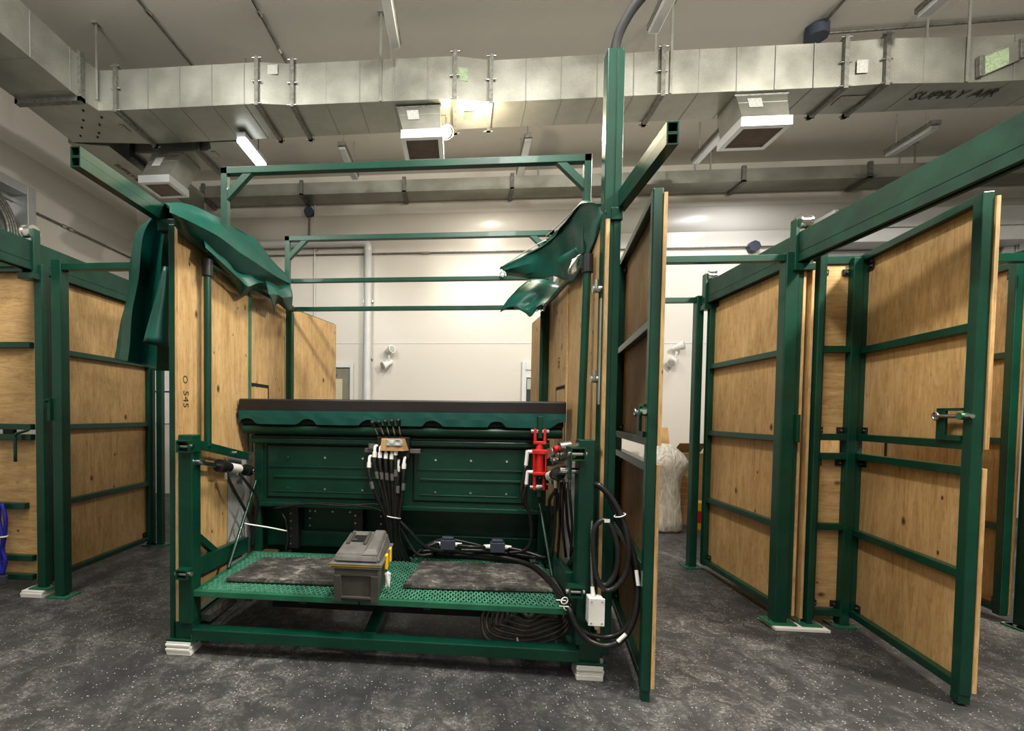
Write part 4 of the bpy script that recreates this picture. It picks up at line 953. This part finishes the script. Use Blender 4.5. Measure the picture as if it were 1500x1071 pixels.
obj('handle_recess', MB().hexa([LT(cxm-.075, ty0+.19, -.004), LT(cxm+.005, ty0+.19, -.004), LT(cxm+.005, ty0+.30, -.004), LT(cxm-.075, ty0+.30, -.004), LT(cxm-.075, ty0+.19, .0015), LT(cxm+.005, ty0+.19, .0015), LT(cxm+.005, ty0+.30, .0015), LT(cxm-.075, ty0+.30, .0015)]), 'dark', ld)
obj('handle', MB().beam(LT(cxm-.09, ty0+.15, .006), LT(cxm-.09, ty0+.33, .006), .02, .014, .003).beam(LT(cxm+.018, ty0+.15, .006), LT(cxm+.018, ty0+.33, .006), .02, .014, .003).beam(LT(cxm-.085, ty0+.22, .004), LT(cxm-.045, ty0+.22, .004), .03, .006, .002), 'grey', ld)
for y in (ty0+.16, ty0+.3): obj('latch', MB().box(bx1+.012, bx1+.03, y-.022, y+.022, zr-.06, zr+.03, .005), 'yellow', T)
q = at(563, 850, 2.75); rg = MB().grid([[q+Vector((.004*i, .01*((i+j) % 2), .045-.05*i))+Vector((.02*j*(1-.2*i), 0, .008*((j+i) % 2))) for j in range(3)] for i in range(3)], 3)
tag(obj('rag', rg, 'white', solid=.002), 'scrap of white rag hanging at the right side of the toolbox', 'rag')

# big black hose over the platform edge
pts = [atz(616, 800, ZP+.03), atz(650, 808, ZP+.03), atz(700, 812, ZP+.045), atz(745, 818, ZP+.05), atz(782, 830, ZP+.05), atz(806, 852, ZP+.05), atz(824, 876, ZP+.03), at(833, 890, 2.615), at(843, 915, 2.58), at(862, 938, 2.56), at(888, 946, 2.55), at(912, 936, 2.54), at(929, 905, 2.54), at(935, 862, 2.56), at(931, 825, 2.58), at(922, 795, 2.60), at(908, 765, 2.62), at(888, 722, 2.63), at(872, 710, 2.66)]
t = thing('hydraulic_hose', 'thick black hydraulic hose crossing the right mat and looping below the right front post', 'hose', pts[6])
obj('hose_run', MB().tube(pts, .0165, 10, 8), 'hose', t)
m = MB().cyl(at(905, 940, 2.527), at(917, 929, 2.527), .011, seg=8).cyl(at(935, 858, 2.547), at(932, 835, 2.567), .011, seg=8); obj('hose_print', m, 'white', t, 'white printed lettering')
for px, py in ((829, 880), (833, 889)): obj('zip_tie', MB().ring(at(px-2, py, 2.63), (.5, .3, -.6), .021, .004, 16, 6).cyl(at(px-14, py-1, 2.63), at(px, py, 2.6), .004, seg=6), 'white', t)
pts = [atz(640, 812, ZP+.02), atz(700, 816, ZP+.025), atz(760, 825, ZP+.025), atz(800, 850, ZP+.025), atz(822, 880, ZP+.02), at(834, 898, 2.62), at(850, 922, 2.59), at(876, 932, 2.575), at(900, 931, 2.57), at(920, 916, 2.56), at(933, 880, 2.575), at(928, 830, 2.60), at(915, 780, 2.62), at(900, 740, 2.64)]
t = thing('hydraulic_hose', 'second black hydraulic hose, running inside the loop of the thick one', 'hose', pts[5]); obj('hose_run', MB().tube(pts, .0135, 10, 8), 'hose', t)
# corrugated conduit hanging in loops
pts = [at(867, 715, 2.70), at(876, 710, 2.63), at(895, 728, 2.60), at(912, 760, 2.58), at(921, 800, 2.56), at(917, 838, 2.57), at(902, 860, 2.58), at(886, 864, 2.59), at(874, 845, 2.60), at(869, 805, 2.61), at(871, 775, 2.61), at(884, 762, 2.60), at(897, 775, 2.59), at(905, 805, 2.58), at(902, 838, 2.59), at(888, 857, 2.60), at(876, 850, 2.615), at(869, 835, 2.62), at(868, 862, 2.61), at(872, 880, 2.60)]
t = thing('corrugated_conduit', 'black corrugated conduit hanging in loops beside the right front post', 'conduit', pts[2]); obj('conduit_loop', MB().tube(pts, .0145, 10, 6, rib=.13), 'corr', t)
obj('zip_tie', MB().ring(at(908, 755, 2.585), (.3, 0, -.9), .03, .004, 16, 6).box(at(886, 763, 2.57).x, at(894, 763, 2.57).x, 2.575, 2.58, at(886, 766, 2.57).z, at(886, 761, 2.57).z), 'white', t)
# white control box
a, b = at(861, 914, 2.56), at(884, 876, 2.56)
t = thing('control_box', 'small white control box hanging by the right front post', 'control box', ((a.x+b.x)/2, 2.58, a.z))
m = MB().box(a.x, b.x, 2.55, 2.615, a.z, b.z, .006); obj('box_body', m, 'white', t); obj('box_lid', MB().box(a.x-.003, b.x+.003, 2.538, 2.55, a.z-.003, b.z+.003, .004), 'white', t)
m = MB()
for x in (a.x+.012, b.x-.012):
    for z in (a.z+.015, b.z-.015): m.cyl((x, 2.538, z), (x, 2.535, z), .004, seg=8)
obj('lid_screw', m, 'steel', t)
obj('cable_gland', MB().cyl(((a.x+b.x)/2-.01, 2.58, b.z), ((a.x+b.x)/2-.012, 2.59, b.z+.05), .014, .01, 12).cyl(((a.x+b.x)/2+.01, 2.58, a.z), ((a.x+b.x)/2+.012, 2.58, a.z-.035), .012, .012, 10), 'white', t)
obj('cable', MB().tube([((a.x+b.x)/2-.012, 2.59, b.z+.05), at(867, 850, 2.60), at(866, 800, 2.62), at(868, 740, 2.67)], .006, 8, 6), 'grey_lt', t)
# bundle of hoses under the platform
t = thing('hose_coil', 'bundle of black hoses coiled under the right end of the mesh platform', 'hose', atz(770, 930, .03))
for k in range(7):
    x0, x1 = 706+k*7, 838-k*4
    yb = 945-k*7
    pts = [at(x0+4, 893, 2.95-.02*k), at(x0, 912+k, 2.92-.02*k), at(x0+10, yb-8, 2.86-.02*k), at((x0+x1)/2-6, yb, 2.84-.02*k), at(x1-24, yb-10, 2.82-.015*k), at(x1-4, 915-k*2, 2.84-.01*k), at(x1, 897, 2.88-.01*k)]
    for p_ in pts: p_.z = max(p_.z, .02)
    obj('hose_loop', MB().tube(pts, .0125, 8, 6), 'hose_dusty', t)
obj('zip_tie', MB().ring(at(757, 938, 2.82), (1, .1, .1), .028, .006, 16, 6), 'white', t)

# ------------------------------------------------------------------ green tarpaulins
def wob(rows, amp, seed):
    for i, r in enumerate(rows):
        for j, p in enumerate(r):
            n_ = noise.noise_vector(Vector((i*1.7+seed, j*1.3, seed*.7))); rows[i][j] = p+n_*amp
    return rows
def crease(o, amp, sc, seed):
    for v in o.data.vertices:
        n1 = noise.noise(v.co*sc+Vector((seed, 0, 0))); n2 = noise.ridged_multi_fractal(v.co*sc*.8+Vector((0, seed, 0)), 1.0, 2.0, 3, 1.0, 2.0)
        v.co += v.normal*(n1*amp+ (n2-1.0)*amp*.45)
def sheetgrid(name, st, parent, mat='tarp', amp=.012, seed=1, sub=7, cr=.02, sc=5.0, label=None):
    rows = wob([[at(px, py, Y+dy) for (px, py), dy in zip(r, dys)] for Y, r, dys in st], amp, seed)
    return finish(name, rows, parent, mat, seed, sub, cr, sc, label)
def finish(name, rows, parent, mat, seed, sub, cr, sc, label=None, cross=3):
    o = obj(name, MB().grid(rows, sub, True, cross), mat, parent, label, solid=.004, recalc=True); crease(o, cr, sc, seed); o.data.set_sharp_from_angle(angle=math.radians(24)); return o
def xgrid(name, rows, xs, parent, amp=.01, seed=1, sub=7, cr=.02, sc=5.0):
    R = wob([[atx(px, py, X) for (px, py), X in zip(r, xs)] for r in rows], amp, seed)
    return finish(name, R, parent, 'tarp', seed, sub, cr, sc)
Z5 = (0, 0, 0, 0, 0)
TL = thing('tarpaulin', 'green tarpaulin bunched over the left overhead rail, one end hanging outside', 'tarpaulin', (-1.9, 3.0, 2.7))
xgrid('bunched_cloth', [
    [(234, 306), (241, 296), (246, 302), (249, 310), (254, 320), (258, 330)], [(262, 304), (272, 298), (282, 312), (281, 326), (276, 340), (273, 350)],
    [(300, 316), (312, 314), (320, 330), (316, 344), (306, 360), (300, 370)], [(334, 336), (345, 334), (350, 352), (346, 366), (336, 384), (328, 394)],
    [(364, 352), (374, 350), (380, 372), (374, 384), (362, 402), (352, 414)], [(392, 384), (402, 384), (406, 396), (402, 404), (394, 414), (386, 424)],
    [(418, 410), (426, 407), (428, 412), (426, 416), (422, 421), (415, 427)]], (-1.94, -1.84, -1.66, -1.60, -1.66, -1.71), TL, amp=.012, seed=2, cr=.010, sc=4)
xgrid('inner_fold', [[(296, 352), (300, 362), (304, 374)], [(318, 370), (326, 386), (324, 398)], [(336, 386), (350, 408), (346, 420)], [(350, 400), (362, 420), (352, 434)], [(364, 404), (374, 416), (367, 427)], [(382, 410), (390, 414), (386, 420)]],
    (-1.66, -1.62, -1.69), TL, seed=5, cr=.014)
xgrid('inner_fold', [[(388, 412), (394, 432), (403, 455)], [(400, 416), (406, 432), (408, 446)], [(412, 418), (416, 436), (419, 454)], [(424, 414), (428, 434), (427, 455)]], (-1.62, -1.55, -1.64), TL, seed=8, cr=.012)
HG = [[(218, 318), (229, 312), (238, 314), (246, 318), (252, 326)], [(197, 346), (211, 345), (225, 350), (239, 355), (252, 360)], [(190, 400), (203, 405), (217, 405), (234, 400), (252, 400)],
      [(180, 455), (195, 460), (212, 455), (231, 455), (252, 455)], [(172, 505), (190, 510), (208, 515), (229, 515), (252, 512)], [(168, 527), (188, 531), (206, 535), (229, 543), (252, 543)]]
FD = (.10, -.06, .10, -.05, .06)
sheetgrid('hanging_cloth', [(2.93, r, FD) for r in HG], TL, seed=11, cr=.018, sc=4)
a, b = at(244, 392, 2.80), at(229, 504, 2.76)
o = obj('rolled_hem', MB().tube([a, a.lerp(b, .35)+Vector((.006, 0, 0)), a.lerp(b, .7), b], .05, 18, 5), 'tarp', TL)
# taper the roll and open its lower end
d = (b-a); r0 = o.matrix_world
for v in o.data.vertices:
    w = v.co+TL.location; k = max(0, min(1, (w-a).dot(d)/d.length_squared)); c = a.lerp(b, k); v.co = (c+(w-c)*(.42+1.05*k))-TL.location
bmx = bmesh.new(); bmx.from_mesh(o.data); big = [f for f in bmx.faces if len(f.verts) > 4]; bmesh.ops.delete(bmx, geom=big, context='FACES_ONLY'); bmx.to_mesh(o.data); bmx.free()
md = o.modifiers.new('thick', 'SOLIDIFY'); md.thickness = .004
def rings(t, lst):
    for px, py, Y in lst: obj('hanging_ring', MB().ring(at(px, py, Y), (.5, 1, .2), .024, .004, 16, 6), 'chrome', t)
for pts_ in ([(240, 298), (290, 306), (330, 326), (372, 350), (380, 360)],):
    obj('hem_or_highlight', MB().tube([atx(px, py, -1.83) for px, py in pts_], .004, 6, 5), 'tarp', TL)
rings(TL, [(303, 402, 3.0), (313, 404, 3.1), (332, 420, 3.3), (396, 416, 4.2), (422, 412, 4.3), (403, 452, 4.35), (414, 450, 4.36)])
TR = thing('tarpaulin', 'green tarpaulin gathered on the right overhead rail, pointing into the machine', 'tarpaulin', (.8, 3.4, 2.7))
G5 = (.05, 0, -.05, -.02, .04)
sheetgrid('bunched_cloth', [
    (4.30, [(732, 394), (734, 391), (736, 396), (739, 400), (742, 404)], G5), (4.18, [(752, 386), (757, 379), (762, 390), (765, 400), (766, 405)], G5), (4.0, [(780, 370), (786, 362), (792, 380), (790, 398), (787, 408)], G5),
    (3.7, [(806, 352), (813, 343), (820, 365), (818, 392), (812, 406)], G5), (3.4, [(826, 327), (833, 320), (842, 345), (842, 380), (832, 411)], G5), (3.1, [(845, 304), (852, 297), (860, 325), (859, 360), (851, 392)], G5),
    (2.88, [(863, 300), (869, 298), (875, 315), (874, 338), (868, 358)], G5), (2.76, [(876, 300), (885, 300), (889, 310), (886, 318), (882, 328)], G5)], TR, seed=21, cr=.022, sc=4)
sheetgrid('inner_fold', [
    (4.38, [(732, 456), (745, 438), (760, 421), (775, 409)], (0, 0, 0, 0)), (4.27, [(750, 451), (763, 440), (778, 426), (796, 411)], (0, -.05, -.05, 0)), (4.15, [(768, 457), (780, 446), (792, 433), (812, 413)], (0, .04, 0, 0)), (4.05, [(778, 463), (786, 450), (798, 436), (818, 415)], (0, -.05, .03, 0)), (3.95, [(790, 450), (800, 444), (808, 434), (823, 417)], (0, 0, 0, 0))], TR, seed=24, cr=.012)
sheetgrid('inner_fold', [
    (3.35, [(816, 380), (824, 408), (832, 414)], (0, 0, 0)), (3.2, [(830, 372), (838, 398), (842, 408)], (.04, 0, 0)), (3.05, [(844, 362), (850, 384), (852, 394)], (0, .03, 0))], TR, seed=27, cr=.012)
for pts_ in ([(735, 391, 4.28), (780, 362, 4.0), (800, 352, 3.85)], [(800, 346, 3.78), (826, 322, 3.45), (853, 296, 3.08)]):  # white tubes paint the light along the cloth's upper edge
    obj('hem_or_highlight', MB().tube([at(px, py, Y) for px, py, Y in pts_], .005, 6, 5), 'white', TR, 'painted highlight along the cloth edge')
rings(TR, [(736, 402, 4.36), (775, 405, 4.2), (800, 396, 4.0), (758, 450, 4.36), (770, 452, 4.36), (786, 452, 4.36), (795, 452, 4.36), (838, 396, 3.0)])
sheetgrid('bag_scrap', [(2.98, [(838, 380), (846, 375), (850, 372)], (0, -.03, 0)), (2.95, [(836, 392), (843, 388), (849, 384)], (-.04, 0, .02)), (2.98, [(832, 402), (840, 400), (845, 396)], (0, -.03, 0))], TR, mat='film', seed=31, cr=.01, label='scrap of clear plastic')

# ------------------------------------------------------------------ small things further off
t = thing('lead_strap', 'folded blue strap hanging on the front stall door at the left edge', 'strap', at(4, 830, 3.36))
o = obj('webbing', MB().tube([at(3, 738, 3.39), at(8, 760, 3.37), at(7, 785, 3.37), at(4, 805, 3.37), at(8, 822, 3.37), at(4, 842, 3.37)], .014, 8, 6).tube([at(-2, 740, 3.39), at(-1, 765, 3.37), at(4, 790, 3.36), at(0, 815, 3.37), at(3, 842, 3.37)], .014, 8, 6), 'blue', t)
obj('band', MB().ring(at(5, 786, 3.365), (0, 0, 1), .026, .008, 16, 6), 'white', t); obj('clip', MB().box(at(-2, 850, 3.36).x, at(9, 850, 3.36).x, 3.35, 3.38, at(3, 856, 3.36).z, at(3, 843, 3.36).z, .005), 'boxgrey', t)
# wrapped bundle
m = MB(); prof = [(0, .20, .17), (.03, .25, .20), (.15, .24, .19), (.35, .22, .17), (.55, .20, .16), (.72, .21, .17), (.84, .28, .21), (.93, .30, .22), (1.02, .24, .18), (1.10, .16, .13), (1.17, .07, .06)]
cxb, cyb = 2.74, 6.35; vs = []; ns = 40; fs = []
for i, (z, rx, ry) in enumerate(prof):
    for k in range(ns):
        a = 2*PI*k/ns; pl = 1+.07*math.sin(k*2.7+i*.4)+.10*noise.noise(Vector((math.cos(a)*2, math.sin(a)*2, z*4)))
        vs.append(Vector((cxb+math.cos(a)*rx*pl, cyb+math.sin(a)*ry*pl, z+(0 if i == 0 else .02*noise.noise(Vector((k*.6, i, 0)))))))
for i in range(len(prof)-1):
    for k in range(ns): fs.append((i*ns+k, i*ns+(k+1) % ns, (i+1)*ns+(k+1) % ns, (i+1)*ns+k))
m._geo(vs, fs+[list(range(ns))[::-1], [(len(prof)-1)*ns+k for k in range(ns)]], True)
tag(obj('wrapped_bundle', m, 'film'), 'tall bundle wrapped in milky plastic film, behind the open door in the middle aisle', 'bundle')
t = thing('cardboard_box', 'brown cardboard box with open flaps beside the plastic-wrapped bundle', 'box', (3.35, 6.9, 0))
obj('box_body', MB().box(3.02, 3.68, 6.7, 7.2, 0.001, 1.02), 'card', t)
for k in range(7): obj('print_line', MB().box(3.1, 3.3, 6.698, 6.6995, .25+k*.09, .265+k*.09), 'plyedge', t)
obj('flap', MB().obox((3.2, 6.62, 1.10), (Vector((1, 0, 0)), Vector((0, -.8, .6)), Vector((0, .6, .8))), (.36, .24, .006)), 'card', t)
obj('flap', MB().obox((3.0, 7.15, 1.20), (Vector((1, 0, 0)), Vector((0, .3, .95)), Vector((0, -.95, .3))), (.3, .36, .006)), 'card', t)
t = thing('bucket', 'yellow plastic bucket on the floor behind the rear gate post', 'bucket', (3.27, 6.55, 0))
obj('bucket_body', MB().cyl((3.27, 6.5, .001), (3.27, 6.5, .34), .105, .12, 24), 'yellow', t); obj('bucket_lid', MB().cyl((3.27, 6.5, .34), (3.27, 6.5, .37), .128, seg=24), 'yellow', t); obj('bucket_label', MB().cyl((3.27, 6.5, .10), (3.27, 6.5, .26), .1155, .1185, 24, False), 'red', t)
t = thing('wall_poster', 'white board with a blue line on the wall behind the left stall', 'poster', (-5.4, YB, 1.9))
obj('board', MB().box(-5.9, -5.2, YB-.03, YB-.003, 1.3, 2.6, .004), 'white', t); obj('blue_line', MB().box(-5.9, -5.2, YB-.033, YB-.03, 1.87, 1.9), 'blue', t); obj('printed_mark', MB().box(-5.62, -5.5, YB-.033, YB-.03, 2.28, 2.34), 'boxgrey', t)

# ------------------------------------------------------------------ lights
def area(loc, aim, sx, sy, power, col=(1, .96, .9)):
    l = bpy.data.lights.new('area_lamp', 'AREA'); l.shape = 'RECTANGLE'; l.size = sx; l.size_y = sy; l.energy = power; l.color = col
    o = bpy.data.objects.new('area_lamp', l); COL.objects.link(o); o.location = loc
    o.rotation_euler = (Vector(aim)-Vector(loc)).to_track_quat('-Z', 'Y').to_euler(); return o
def point(loc, power, col, r=.06):
    l = bpy.data.lights.new('point_lamp', 'POINT'); l.energy = power; l.color = col; l.shadow_soft_size = r
    o = bpy.data.objects.new('point_lamp', l); COL.objects.link(o); o.location = loc; return o
area((4.5, .8, 5.35), (2.2, 3.0, 0), .4, .4, 430, (1, .95, .86))
area((-3.0, 1.6, 5.4), (-2.2, 3.4, 0), .4, 1.6, 150, (1, .97, .92))
area((.3, 1.5, 5.4), (.2, 2.9, 0), .4, 1.4, 230, (1, .97, .92))
area((.8, -1.8, 5.4), (1.0, .5, 0), .6, 1.6, 110, (1, .97, .92))
area((LIT[0], LIT[1], 4.68), (LIT[0], LIT[1], 0), .12, .5, 55, (.93, .97, 1.0))
area((4.2, 6.6, 5.15), (4.2, 6.4, 0), .12, 1.1, 62, (.95, .97, 1.0))
area((.5, 6.6, 5.15), (.5, 6.4, 0), .12, 1.1, 44, (1, .95, .86))
point((LAMP.x+.34, LAMP.y-.02, LAMP.z-.13), 55, (1, .85, .62))
area((-3.2, -.6, 4.4), (-3.6, .2, 5.7), 1.2, 1.2, 120, (1, .98, .94))  # added unseen uplight, bounces off the ceiling to brighten the left wall
area((3.4, -.9, 4.4), (3.4, 0, 5.7), 1.2, 1.2, 110, (1, .98, .94))  # second added uplight behind the camera, no fixture there
wd = bpy.data.worlds.new('world'); SC.world = wd; wd.use_nodes = True
wd.node_tree.nodes['Background'].inputs[0].default_value = (.8, .85, .9, 1); wd.node_tree.nodes['Background'].inputs[1].default_value = .3
SC.view_settings.view_transform = 'Standard'; SC.view_settings.look = 'None'; SC.view_settings.exposure = 0.0; SC.view_settings.gamma = .86
bpy.context.view_layer.update()
